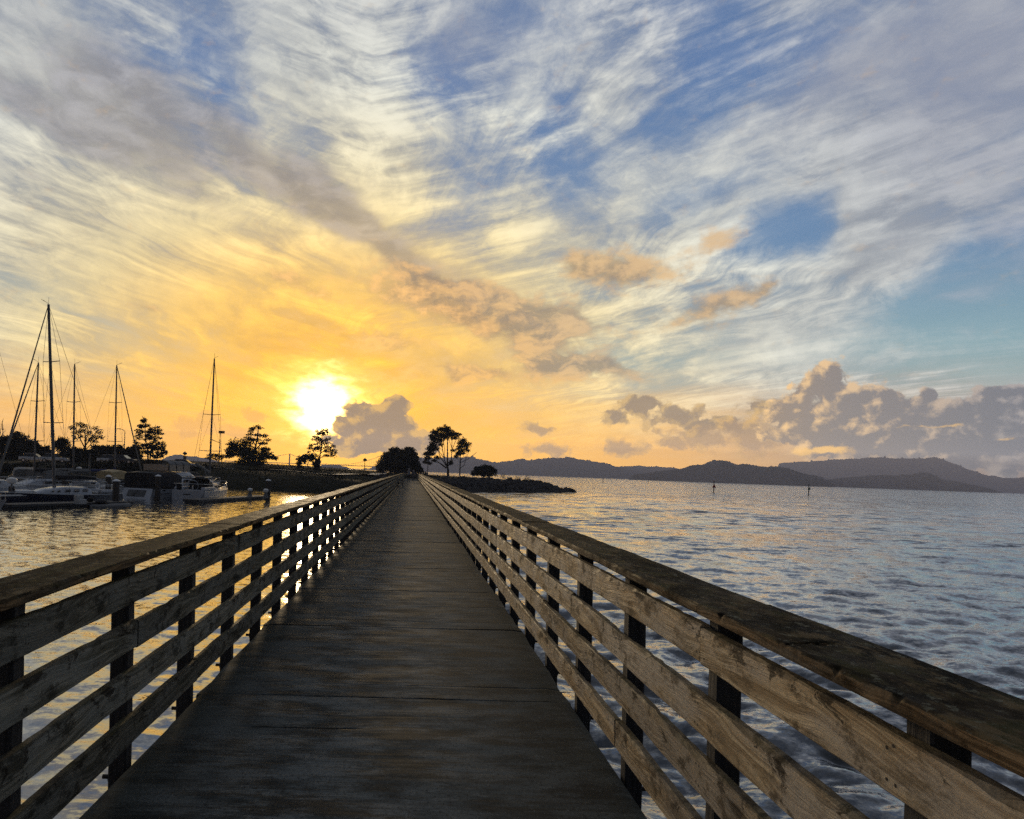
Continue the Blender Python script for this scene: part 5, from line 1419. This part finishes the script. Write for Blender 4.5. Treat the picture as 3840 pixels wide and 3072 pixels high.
# white sloop near the pier
def white_sloop():
    o = thing('sailboat', 'white sloop with its rounded stern toward the camera, beside the dock nearest the pier', 'sailboat', group='boats moored in the marina')
    a = onz(700, 1880, .0); b = onz(880, 1857, .0)
    h = (b - a).xy.normalized(); place(o, (a.x - .05, a.y + .6), h)
    L = min(11.5, (b - a).length)
    rings = hull_parts(o, L, 3.2, 1.15, 1.25, .45, M_gel, M_gel, transom=.88)
    # rounded open transom with a step
    n = 17
    MB().loft([[(1.30 * math.cos(math.pi * k / (n - 1)), y, 1.12 - 1.02 * math.sin(math.pi * k / (n - 1)) ** .8) for k in range(n)] + [(-1.30, y, 1.2), (1.30, y, 1.2)] for y in (-.42, .02)]).build('transom', M_gel, o, smooth=35)
    MB().box((0, -.435, .86), (.62, .03, .09), bev=.01).build('vent', M_glass, o)
    MB().tube([(0.05, 0.0, 1.2), (.05, -.10, 1.2)], .02, 4).build('flag_socket', M_steel, o)
    m = MB()
    def sec(y, w, z0, z1): return [(-w, y, z0), (-w * .88, y, z1 - .1), (-w * .62, y, z1), (w * .62, y, z1), (w * .88, y, z1 - .1), (w, y, z0)]
    m.loft([sec(4.2, 1.05, 1.1, 1.75), sec(4.6, 1.05, 1.1, 1.80), sec(6.6, .92, 1.12, 1.68), sec(8.0, .70, 1.15, 1.45), sec(8.6, .5, 1.16, 1.24)])
    cab = m.build('cabin', M_gel, o, smooth=40)
    for s in (-1, 1):
        for y in (4.75, 5.35): MB().tube([(s * .92, y, 1.42), (s * 1.03, y, 1.42)], .11, 12).build('porthole', M_glass, cab)
        MB().box((s * .95, 6.4, 1.42), (.10, .9, .22), bev=.03).build('window', M_glass, cab)
    MB().box((0, 5.9, 1.86), (.8, 1.2, .12), bev=.04).build('hatch', M_white, o)
    MB().box((0, 7.2, 1.68), (.7, .7, .10), bev=.04).build('hatch', M_white, o)
    fr = MB()
    for y in (2.6, 3.6):
        fr.tube([(-1.1, y, 1.2), (-1.1, y, 2.0), (-.9, y, 2.35), (.9, y, 2.35), (1.1, y, 2.0), (1.1, y, 1.2)], .022, 5)
    for x in (-1.0, 1.0): fr.tube([(x, 1.2, 2.3), (x, 3.6, 2.36)], .022, 5)
    fr.build('bimini_frame', M_steel, o)
    MB().box((0, 3.1, 2.37), (1.9, 1.0, .03), bev=.01).build('bimini_cover', M_grey, o)
    MB().loft([[(-1.0, 4.3, 1.2), (-.9, 4.3, 1.7), (-.6, 4.2, 1.95), (.6, 4.2, 1.95), (.9, 4.3, 1.7), (1.0, 4.3, 1.2)], [(-1.0, 3.4, 1.2), (-.95, 3.4, 1.95), (-.6, 3.5, 2.2), (.6, 3.5, 2.2), (.95, 3.4, 1.95), (1.0, 3.4, 1.2)]]).build('sprayhood', M_black, o, smooth=40)
    for s in (-1, 1): MB().box((s * 1.15, 1.9, 1.32), (.35, 3.2, .28), bev=.05).build('coaming', M_gel, o)
    wheel = MB()
    for k in range(18):
        a_, b_ = k / 18 * 2 * math.pi, (k + 1) / 18 * 2 * math.pi
        wheel.tube([(.5 * math.cos(a_), 1.1, 1.55 + .5 * math.sin(a_)), (.5 * math.cos(b_), 1.1, 1.55 + .5 * math.sin(b_))], .016, 4)
    wheel.tube([(0, 1.2, 1.1), (0, 1.2, 1.6)], .07, 6).build('steering_wheel', M_steel, o)
    MB().box((-.9, .3, 1.45), (.4, .3, .5), bev=.05).build('outboard_on_bracket', M_black, o)
    lifelines(o, rings, .08, .94, 8)
    MB().tube([(0, L + .15, 1.55), (0, L + .45, 1.5), (0, L + .35, 1.2)], .05, 5).build('anchor', M_white, o)
    T = mast_from(o, 820, 1812, 804, 1345, 6.3)
    rig(o, (0, 6.3, 1.65), T.z - 1.65, (T.x, T.y - 6.3), ((.26, 1.05), (.55, .8)), (0, L + .1, 1.35), (0, -.2, 1.3), (1.3, 6.0, 1.2), False, .095, .011)
    bm = MB().tube([(0, 6.15, 2.75), (0, 1.9, 3.45)], .13, 8).build('boom', M_grey, o, smooth=40)
    MB().tube([(0, 6.2, 1.7), (0, 4.6, 2.8)], .07, 6).build('boom_vang', M_alu, o)
    hull_names = MB().box((1.44, 3.0, .98), (.02, 1.5, .03)).build('cove_stripe', M_navy, o)
    return o
white_sloop()

# big motor yacht with a black canvas enclosure
def motor_yacht():
    o = thing('motor_yacht', 'large white motor yacht with a black canvas enclosure over its stern', 'yacht', group='boats moored in the marina')
    a = onz(522, 1868, .0); place(o, (a.x, a.y), (.36, .93)); o.scale = (.95, .85, .72); o.rotation_euler.z = math.atan2(.93, .36) - math.pi / 2
    rings = hull_parts(o, 12.5, 4.0, 1.55, 2.0, .5, M_gel, M_deckw, transom=.92, full=.5, flare=.2)
    # sloping transom block with a big dark window, and swim platform
    MB().prism([(-1.78, -.75, .30), (-1.62, -.15, 1.60), (1.62, -.15, 1.60), (1.78, -.75, .30)], (0, .5, 0)).build('transom', M_gel, o)
    f = MB().prism([(-1.0, -.62, .66), (-1.0, -.27, 1.40), (1.0, -.27, 1.40), (1.0, -.62, .66)], (0, .04, 0), (0, -.05, 0)).build('window', M_glass, o)
    MB().box((0, -1.15, .32), (3.5, .9, .10), bev=.03).build('swim_platform', M_gel, o)
    for s in (-1, 1): MB().box((s * 1.86, 2.8, 1.40), (.06, 3.4, .22), bev=.02).build('window', M_glass, o)
    for s in (-1, 1): MB().prism([(s * 1.95, .6, 1.2), (s * 1.97, 3.5, 1.25), (s * 1.97, 4.5, 1.55), (s * 1.9, 7.0, 1.6), (s * 1.9, 7.0, 1.5), (s * 1.97, 4.7, 1.42), (s * 1.97, 3.7, 1.12), (s * 1.95, .6, 1.1)], (s * .04, 0, 0)).build('moulding', M_gel, o)
    # black canvas
    def sec(y, w, z0, z1): return [(-w, y, z0), (-w * 1.0, y, z1 - .35), (-w * .86, y, z1 - .06), (-w * .4, y, z1), (w * .4, y, z1), (w * .86, y, z1 - .06), (w, y, z1 - .35), (w, y, z0)]
    MB().loft([sec(-.1, 1.72, 1.58, 3.52), sec(1.2, 1.85, 1.58, 3.66), sec(3.4, 1.88, 1.6, 3.62), sec(4.2, 1.8, 1.6, 3.40)]).build('canvas_enclosure', M_black, o, smooth=45)
    # saloon and flybridge
    MB().loft([sec(4.1, 1.75, 1.6, 3.0), sec(7.2, 1.6, 1.75, 2.95), sec(8.8, 1.2, 1.85, 2.2)]).build('saloon', M_gel, o, smooth=40)
    for s in (-1, 1):
        MB().prism([(s * 1.74, 4.6, 2.25), (s * 1.74, 4.7, 2.75), (s * 1.62, 6.8, 2.70), (s * 1.60, 7.3, 2.2)], (s * .05, 0, 0)).build('window', M_glass, o)
    MB().prism([(-1.3, 7.35, 2.9), (1.3, 7.35, 2.9), (1.05, 8.7, 2.25), (-1.05, 8.7, 2.25)], (0, .05, .06)).build('windscreen', M_glass, o)
    MB().loft([sec(3.6, 1.6, 3.0, 3.75), sec(6.2, 1.55, 3.0, 3.72), sec(7.3, 1.35, 2.98, 3.25)]).build('flybridge', M_gel, o, smooth=40)
    MB().prism([(-1.2, 6.3, 3.72), (1.2, 6.3, 3.72), (1.1, 6.7, 4.05), (-1.1, 6.7, 4.05)], (0, .04, 0)).build('flybridge_screen', M_glass, o)
    # bimini with clear curtains
    top = MB()
    pr = [(-1.55, 4.62), (-1.3, 4.95), (-.6, 5.12), (.6, 5.12), (1.3, 4.95), (1.55, 4.62)]
    top.loft([[(x, y, z_) for x, z_ in pr] + [(x, y, z_ - .04) for x, z_ in pr[::-1]] for y in (2.4, 3.6, 4.8, 6.0)])
    top.build('bimini_top', M_grey, o, smooth=40)
    fr = MB()
    for y in (2.4, 3.6, 4.8, 6.0):
        fr.tube([(x * 1.01, y, z_ + .01) for x, z_ in [(-1.55, 3.7)] + pr + [(1.55, 3.7)]], .03, 5)
    fr.build('bimini_frame', M_black, o)
    for s in (-1, 1):
        for y in (2.45, 3.65, 4.85): MB().box((s * 1.54, y + .55, 4.18), (.012, 1.04, .84)).build('clear_curtain', M_vinyl, o)
    MB().box((0, 2.40, 4.2), (2.9, .012, .75)).build('clear_curtain', M_vinyl, o)
    m = MB()
    for s in (-1, 1):
        tops = []
        for i in range(6):
            p = sheer(rings, .55 + .44 * i / 5, s); p.x *= .93; m.tube([p, p + Vector((0, 0, .75))], .016, 5); tops.append(p + Vector((0, 0, .75)))
        m.tube(tops, .018, 5)
    m.build('bow_rail', M_steel, o)
    return o
motor_yacht()

# white motorboat whose bow enters at the left edge, with a radar post
def edge_boat():
    o = thing('motorboat', 'white boat bow poking in at the left edge of the frame', 'boat', group='boats moored in the marina')
    b = onz(-14, 1930, .05); h = Vector((.93, -.36)).normalized(); L = 7.5
    place(o, (b.x - h.x * L, b.y - h.y * L), h)
    rings = hull_parts(o, L, 2.6, .85, 1.12, .35, M_gel, M_deckw, full=.55, flare=.34, rake=.9)
    MB().loft([[(-.8, y, .9), (-.6, y, z), (.6, y, z), (.8, y, .9)] for y, z in ((1.2, 1.9), (3.6, 1.9), (4.6, 1.3), (5.4, 1.05))]).build('cabin', M_gel, o, smooth=40)
    MB().prism([(-.55, 3.7, 1.84), (.55, 3.7, 1.84), (.62, 4.55, 1.36), (-.62, 4.55, 1.36)], (0, .04, .04)).build('windscreen', M_glass, o)
    lifelines(o, rings, .3, .9, 6, .45)
    MB().tube([(.0, L - .25, .95), (.05, L + .35, .9), (.0, L + .3, .62)], .05, 5).build('anchor', M_steel, o)
    MB().tube([rings[-5][0], rings[-3][0], rings[-1][0], rings[-3][-1], rings[-5][-1]], .045, 5).build('bow_stripe', M_navy, o)
    return o
edge_boat()
def radar_boat():
    o = thing('sailboat', 'pale boat with a radar dome on a post, behind the bow at the left edge', 'sailboat', group='boats moored in the marina')
    b = onz(62, 1890, .1); h = Vector((-.55, -.83)).normalized()
    place(o, (b.x, b.y), h)
    rings = hull_parts(o, 8.0, 2.8, 1.0, 1.2, .4, M_navy, M_deckw)
    p = local_of(o, at(42, 1865, b.y - .3)); t = at(42, 1776, b.y - .3)
    m = MB().tube([(p.x, p.y, .95), (p.x, p.y, t.z - .18)], .055, 8).build('radar_post', M_alu, o)
    MB().lathe([(.12, -.28), (.30, -.22), (.34, -.08), (.31, .06), (.05, .12)], 14, (p.x, p.y, t.z - .1)).build('radar_dome', M_white, m, smooth=50)
    MB().box((.3, .2, 1.3), (.3, .35, .6), bev=.06).build('outboard_motor', M_black, o)
    MB().loft([[(-.8, y, 1.0), (-.6, y, z), (.6, y, z), (.8, y, 1.0)] for y, z in ((2.4, 1.45), (3.0, 1.55), (5.5, 1.4), (6.3, 1.15))]).build('cabin', M_gel, o, smooth=40)
    lifelines(o, rings, .1, .9, 6)
    return o
radar_boat()

def small_cruiser(name, label, px, py, d, heading, L, beam, canopy, mast=None, cover=None, hullm=None, cat='boat', spot=None):
    o = thing(name, label, cat, group='boats moored in the marina')
    p = at(px, py, d) if spot is None else spot; place(o, (p.x, p.y), heading)
    rings = hull_parts(o, L, beam, 1.05, 1.35, .4, hullm or M_gel, M_deckw, full=.5)
    def sec(y, w, z0, z1): return [(-w, y, z0), (-w * .9, y, z1 - .1), (-w * .6, y, z1), (w * .6, y, z1), (w * .9, y, z1 - .1), (w, y, z0)]
    cab = MB().loft([sec(L * .32, beam * .36, 1.05, 1.75), sec(L * .6, beam * .32, 1.1, 1.68), sec(L * .75, beam * .2, 1.2, 1.3)]).build('cabin', M_gel, o, smooth=40)
    for s in (-1, 1):
        for k in range(2): MB().box((s * beam * .335, L * (.38 + .12 * k), 1.42), (.14, L * .075, .2), bev=.02).build('window', M_glass, cab)
    if canopy:
        MB().loft([sec(L * .04, beam * .38, 1.75, 2.45), sec(L * .2, beam * .40, 1.75, 2.62), sec(L * .36, beam * .36, 1.7, 2.45)]).build('canopy', canopy, o, smooth=40)
        fr = MB()
        for y in (L * .05, L * .34): fr.tube([(-beam * .38, y, 1.05), (-beam * .38, y, 2.2), (beam * .38, y, 2.2), (beam * .38, y, 1.05)], .02, 5)
        fr.build('canopy_frame', M_steel, o)
    lifelines(o, rings, .1, .92, 6)
    if mast:
        yb, pt, boot, furl = mast
        T = mast_from(o, 0, 0, pt[0], pt[1], yb)
        rig(o, (0, yb, 1.3), T.z - 1.3, (T.x, T.y - yb), ((.35, .95), (.68, .8)) if T.z > 9 else ((.5, .8),), (0, L, 1.4), (0, 0, 1.1), (beam * .42, yb - .2, 1.1), furl, .085, .012, boot)
        MB().tube([(0, yb - .1, 2.3), (0, yb - L * .42, 2.35)], .07, 6).build('boom', M_alu, o)
        MB().tube([(0, yb - .15, 2.46), (0, yb - L * .2, 2.50), (0, yb - L * .4, 2.44)], [.18, .13, .08], 8).build('sail_cover', cover or M_blue, o, smooth=50)
    return o
away = (.38, .92); toward = (-.38, -.92)
def mast_boat(name, label, mpx, top, d, L, heading, yb, **kw):
    """stand the boat so its mast rises at this place in the photo"""
    p = at(mpx, 1760, d); h = Vector(heading).normalized()
    s = p.xy - h * yb
    kw['mast'] = (yb, top, kw.pop('boot', None), kw.pop('furl', False))
    return small_cruiser(name, label, 0, 0, d, heading, L, kw.pop('beam', 2.9), kw.pop('canopy', None), spot=s, **kw)
mast_boat('sailboat', 'sailboat behind the navy one whose mast stands just left of the tallest', 128, (144, 1360), 66, 9.0, toward, 5.2, furl=True, cover=M_black, cat='sailboat')
mast_boat('sailboat', 'white sailboat with the lone thin mast in front of the open-crowned tree', 276, (280, 1366), 71, 8.5, away, 4.6, cover=M_grey, canopy=M_grey, cat='sailboat')
mast_boat('sailboat', 'sailboat with a rolled headsail slanting right and a blue mast cover', 431, (438, 1370), 76, 9.5, away, 5.4, furl=True, boot=(.13, M_blue), cover=M_blue, cat='sailboat')
small_cruiser('cabin_cruiser', 'small white cruiser with a tan canopy left of the yacht', 380, 1862, 73, (.36, .93), 7.0, 2.6, M_tan)
small_cruiser('cabin_cruiser', 'white cruiser with a grey cover behind the navy sailboat bow', 98, 1850, 68, (-.5, .87), 7.5, 2.7, M_grey)
small_cruiser('cabin_cruiser', 'plain white cruiser without a canopy between the piles', 205, 1852, 72, (.36, .93), 6.8, 2.6, None)
small_cruiser('cabin_cruiser', 'pale cruiser with a black canopy seen between yacht and sloop', 662, 1852, 84, (.30, .95), 8.0, 2.8, M_black)
mast_boat('sailboat', 'little sailboat with a short bare mast behind the navy stern', 337, (336, 1702), 68, 5.5, away, 3.0, beam=2.1, cover=M_grey, cat='sailboat')
mast_boat('sailboat', 'sailboat mostly outside the left edge, only its rigging in view', -22, (-40, 1180), 62, 9.0, away, 5.0, cover=M_blue, cat='sailboat')

# inflatable dinghy at the end of the near dock
def dinghy():
    o = thing('dinghy', 'grey inflatable dinghy with an outboard at the end of the near dock', 'dinghy', group='boats moored in the marina')
    a = onz(352, 1897, .05); b = onz(468, 1900, .05)
    h = (b - a).xy.normalized(); place(o, (a.x, a.y - .3), h)
    L = (b - a).length; L = min(max(L, 2.4), 3.2)
    pts = [(-.62, 0, .28), (-.64, L * .55, .30), (-.5, L * .85, .36), (0, L, .44), (.5, L * .85, .36), (.64, L * .55, .30), (.62, 0, .28)]
    MB().tube(pts, [.17, .21, .20, .18, .20, .21, .17], 10).build('tube', M_grey, o, smooth=60)
    MB().box((0, L * .42, .16), (.9, L * .8, .08), bev=.02).build('floor', M_dock, o)
    MB().box((0, .08, .36), (1.0, .06, .42), bev=.01).build('transom', M_dock, o)
    MB().box((0, L * .5, .46), (1.1, .25, .05), bev=.01).build('seat', M_dock, o)
    e = MB(); e.box((0, -.12, .78), (.30, .42, .34), bev=.08); e.tube([(0, -.1, .7), (0, -.1, -.2)], .06, 6)
    e.build('outboard_motor', M_black, o, smooth=40)
    MB().box((.05, L * .25, .62), (.75, .7, .30), bev=.1).build('cover', M_black, o, smooth=50)
dinghy()

def dock_box():
    p = onz(306, 1892, .32)
    o = thing('dock_steps', 'pale boarding steps on the near dock beside the navy hull', 'steps', (p.x - .25, p.y + .35, .32), math.atan2(.9, .4))
    MB().box((0, 0, .16), (.62, .5, .32), bev=.02).build('lower_step', M_deckw, o)
    MB().box((0, .13, .45), (.62, .25, .26), bev=.02).build('upper_step', M_deckw, o)
dock_box()
def far_boat():
    p = onz(2908, 1822, .0)
    p = at(2908, 1820, 1900)
    o = thing('motorboat', 'tiny motorboat far out before the foot of the island', 'boat', (p.x, p.y, 0), R(90))
    hull_parts(o, 8, 2.6, 1.0, 1.4, .3, M_gel, M_deckw)
    MB().loft([[(-.9, 2, 1.0), (.9, 2, 1.0), (.8, 2, 2.6), (-.8, 2, 2.6)], [(-.9, 4.5, 1.0), (.9, 4.5, 1.0), (.7, 4.0, 2.5), (-.7, 4.0, 2.5)]]).build('cabin', M_gel, o)
far_boat()

# ------------------------------------------------------------------ channel markers in the bay
def marker(label, px, base, top, m, board):
    p = onz(px, base, .0); t = at(px, top, p.y); H = t.z
    o = thing('channel_marker', label, 'channel marker', (p.x, p.y, 0), 0, 'channel markers standing in the bay')
    MB().tube([(0, 0, -2), (0, 0, H)], [.17, .13], 8).build('pile', M_pile, o, smooth=40)
    if board == 'tri': MB().prism([(-.62, 0, H * .42), (.62, 0, H * .42), (0, 0, H * .80)], (0, -.06, 0), (0, -.18, 0)).build('day_board', m, o)
    elif board == 'sq': MB().box((0, -.22, H * .66), (.72, .06, .72), bev=.01).build('day_board', m, o)
    MB().lathe([(.10, 0), (.14, .1), (.11, .3), (.02, .36)], 8, (0, 0, H)).build('lamp', m, o)
marker('red channel marker with a triangular board out in the bay', 2676, 1846, 1806, M_red, 'tri')
marker('dark channel marker with a square board, farthest right in the bay', 3032, 1858, 1820, M_green, 'sq')
marker('thin far channel marker nearest the rocky point', 2261, 1812, 1793, M_pile, '')
marker('thinnest far channel marker, left of the island foot', 2431, 1815, 1800, M_pile, '')

# ------------------------------------------------------------------ suspension bridge far away in the glow
def bridge():
    d = 3100
    A, Bt = at(1085, 1746, d), at(1427, 1752, d)
    o = thing('suspension_bridge', 'faint far suspension bridge with two tall towers under the sunset', 'bridge', (A.x, d, 0))
    dx = Bt.x - A.x
    hA = at(1085, 1702, d).z; hB = at(1427, 1709, d).z; zd = at(1085, 1738, d).z
    for x, h in ((0, hA), (dx, hB)):
        m = MB()
        for s in (-6, 6): m.box((x, s, h / 2 - 2), (3.0, 2.4, h + 4), bev=.2)
        for f in (.35, .6, .8, .97): m.box((x, 0, h * f), (2.2, 14, 2.0))
        m.build('tower', M_bridge, o)
    MB().box((dx / 2, 0, zd), (dx + 520, 9, 2.6)).build('road_deck', M_bridge, o)
    for s in (-6, 6):
        m = MB(); n = 40; pts = []
        for i in range(n + 1):
            t = i / n; pts.append((dx * t, s, zd + 2 + ((hA - zd) * (1 - t) + (hB - zd) * t - 2) * (2 * t - 1) ** 2))
        m.tube([(-170, s, zd), (0, s, hA)], .5, 4); m.tube(pts, .5, 4); m.tube([(dx, s, hB), (dx + 170, s, zd)], .5, 4)
        m.build('main_cable', M_bridge, o)
        m = MB()
        for x_, y_, z_ in pts[1:-1]: m.tube([(x_, y_, zd), (x_, y_, z_)], .18, 3)
        m.build('hangers', M_bridge, o)
bridge()

# ------------------------------------------------------------------ bench on the pier
def deck_pt(x, y, z=0.0):
    return pier.location + Euler((0, -BANK, 0)).to_matrix() @ Vector((x, y, z))
def bench():
    p = deck_pt(-HALF + .36, 67.5, .0)
    o = thing('bench', 'small iron-ended bench against the marina-side railing far down the pier', 'bench', p)
    for y in (-.7, .7):
        m = MB()
        m.tube([(-.22, y, .82), (-.17, y, .45), (-.18, y, .0)], .028, 6); m.tube([(.26, y, .0), (.22, y, .25), (.24, y, .44)], .028, 6)
        m.tube([(-.17, y, .42), (.24, y, .42)], .026, 6); m.tube([(-.19, y, .64), (.10, y, .66), (.24, y, .58), (.26, y, .44)], .026, 6)
        m.build('bench_end', M_iron, o, smooth=50)
    sl = MB().box((0, 0, 0), (.085, 1.6, .032), bev=.006).mesh('slat', M_dock)
    for k in range(4): link_mesh('slat', sl, o, (-.12 + k * .105, 0, .445))
    for k in range(3): link_mesh('slat', sl, o, (-.175 - k * .014, 0, .54 + k * .11), (0, R(80), 0))
bench()

# ------------------------------------------------------------------ two walkers far down the pier
def person(label, x, y, height, step, top_m, hair_m, seed, coat=False):
    o = thing('person', label, 'person', deck_pt(x, y, 0.0), 0, 'walkers far down the pier')
    k = height / 1.75
    V = []; E = []; Rr = []
    def v(p, r_): V.append(Vector(p) * k); Rr.append(r_ * k); return len(V) - 1
    def e(*ids):
        for a, b in zip(ids[:-1], ids[1:]): E.append((a, b))
    pel = v((0, 0, .95), .145); wst = v((0, .01, 1.12), .135); ch = v((0, .0, 1.33), .155); nk = v((0, .01, 1.50), .062); hd = v((0, .03, 1.62), .095); hd2 = v((0, .03, 1.68), .085)
    e(pel, wst, ch, nk, hd, hd2)
    for s in (-1, 1):
        f = step * s
        hip = v((.09 * s, 0, .90), .10); kn = v((.10 * s, .16 * f + .04, .50), .068); an = v((.10 * s, .30 * f - .04 * abs(f), .09), .042); to = v((.11 * s, .30 * f + .13, .04), .038)
        e(pel, hip, kn, an, to)
        sh = v((.185 * s, 0, 1.42), .062); el = v((.235 * s, -.08 * f, 1.14), .046); wr = v((.23 * s, -.16 * f + .06, .90), .034); hn = v((.225 * s, -.17 * f + .09, .81), .036)
        e(ch, sh, el, wr, hn)
    me = bpy.data.meshes.new('body'); me.from_pydata(V, E, [])
    b = link_mesh('body', me, o)
    sk = b.modifiers.new('skin', 'SKIN')
    for i, r_ in enumerate(Rr): me.skin_vertices[0].data[i].radius = (r_, r_ * .82)
    me.skin_vertices[0].data[0].use_root = True
    sub = b.modifiers.new('sub', 'SUBSURF'); sub.levels = 1; sub.render_levels = 1
    dg = bpy.context.evaluated_depsgraph_get()
    m2 = bpy.data.meshes.new_from_object(b.evaluated_get(dg)); b.modifiers.clear(); b.data = m2
    m2.materials.clear()
    for q in (top_m, M_cloth2, M_skin): m2.materials.append(q)
    for f in m2.polygons:
        z_ = f.center.z / k
        f.material_index = 1 if z_ < (.72 if coat else .96) else (2 if z_ > 1.49 or (z_ < .88 and abs(f.center.x) > .2 * k) else 0)
        f.use_smooth = True
    MB().lathe([(.06, -.10), (.105, -.04), (.112, .04), (.085, .11), (.02, .14)], 12).build('hair', hair_m, o, smooth=60, loc=(0, .012 * k, 1.655 * k))
    return o
person('taller walker in a grey jacket on the left of the pair far down the pier', -.27, 100, 1.74, .8, M_cloth1, M_hair, 1)
person('shorter walker in a dark coat on the right of the pair far down the pier', .33, 101, 1.52, -.7, M_cloth3, M_hair, 2, True)

# ------------------------------------------------------------------ sea haze
def haze():
    m = bpy.data.materials.new('sea_haze'); m.use_nodes = True
    t = m.node_tree
    for n in list(t.nodes): t.nodes.remove(n)
    v = t.nodes.new('ShaderNodeVolumePrincipled'); o = t.nodes.new('ShaderNodeOutputMaterial')
    t.links.new(v.outputs[0], o.inputs['Volume'])
    v.inputs['Color'].default_value = (0.68, 0.72, 0.92, 1)
    v.inputs['Density'].default_value = HAZE_DENSITY
    v.inputs['Anisotropy'].default_value = 0.0
    h = MB().box((0, 0, 0), (12800, 12800, 252)).build('haze', m, loc=(0, 0, 122))
    tag(h, kind='stuff')
haze()
SC.cycles.volume_bounces = 0
SC.cycles.max_bounces = 6
SC.cycles.diffuse_bounces = 2
SC.cycles.glossy_bounces = 3
SC.cycles.transparent_max_bounces = 4
SC.cycles.sample_clamp_indirect = 2.0
SC.cycles.sample_clamp_direct = 12.0
SC.cycles.use_denoising = False
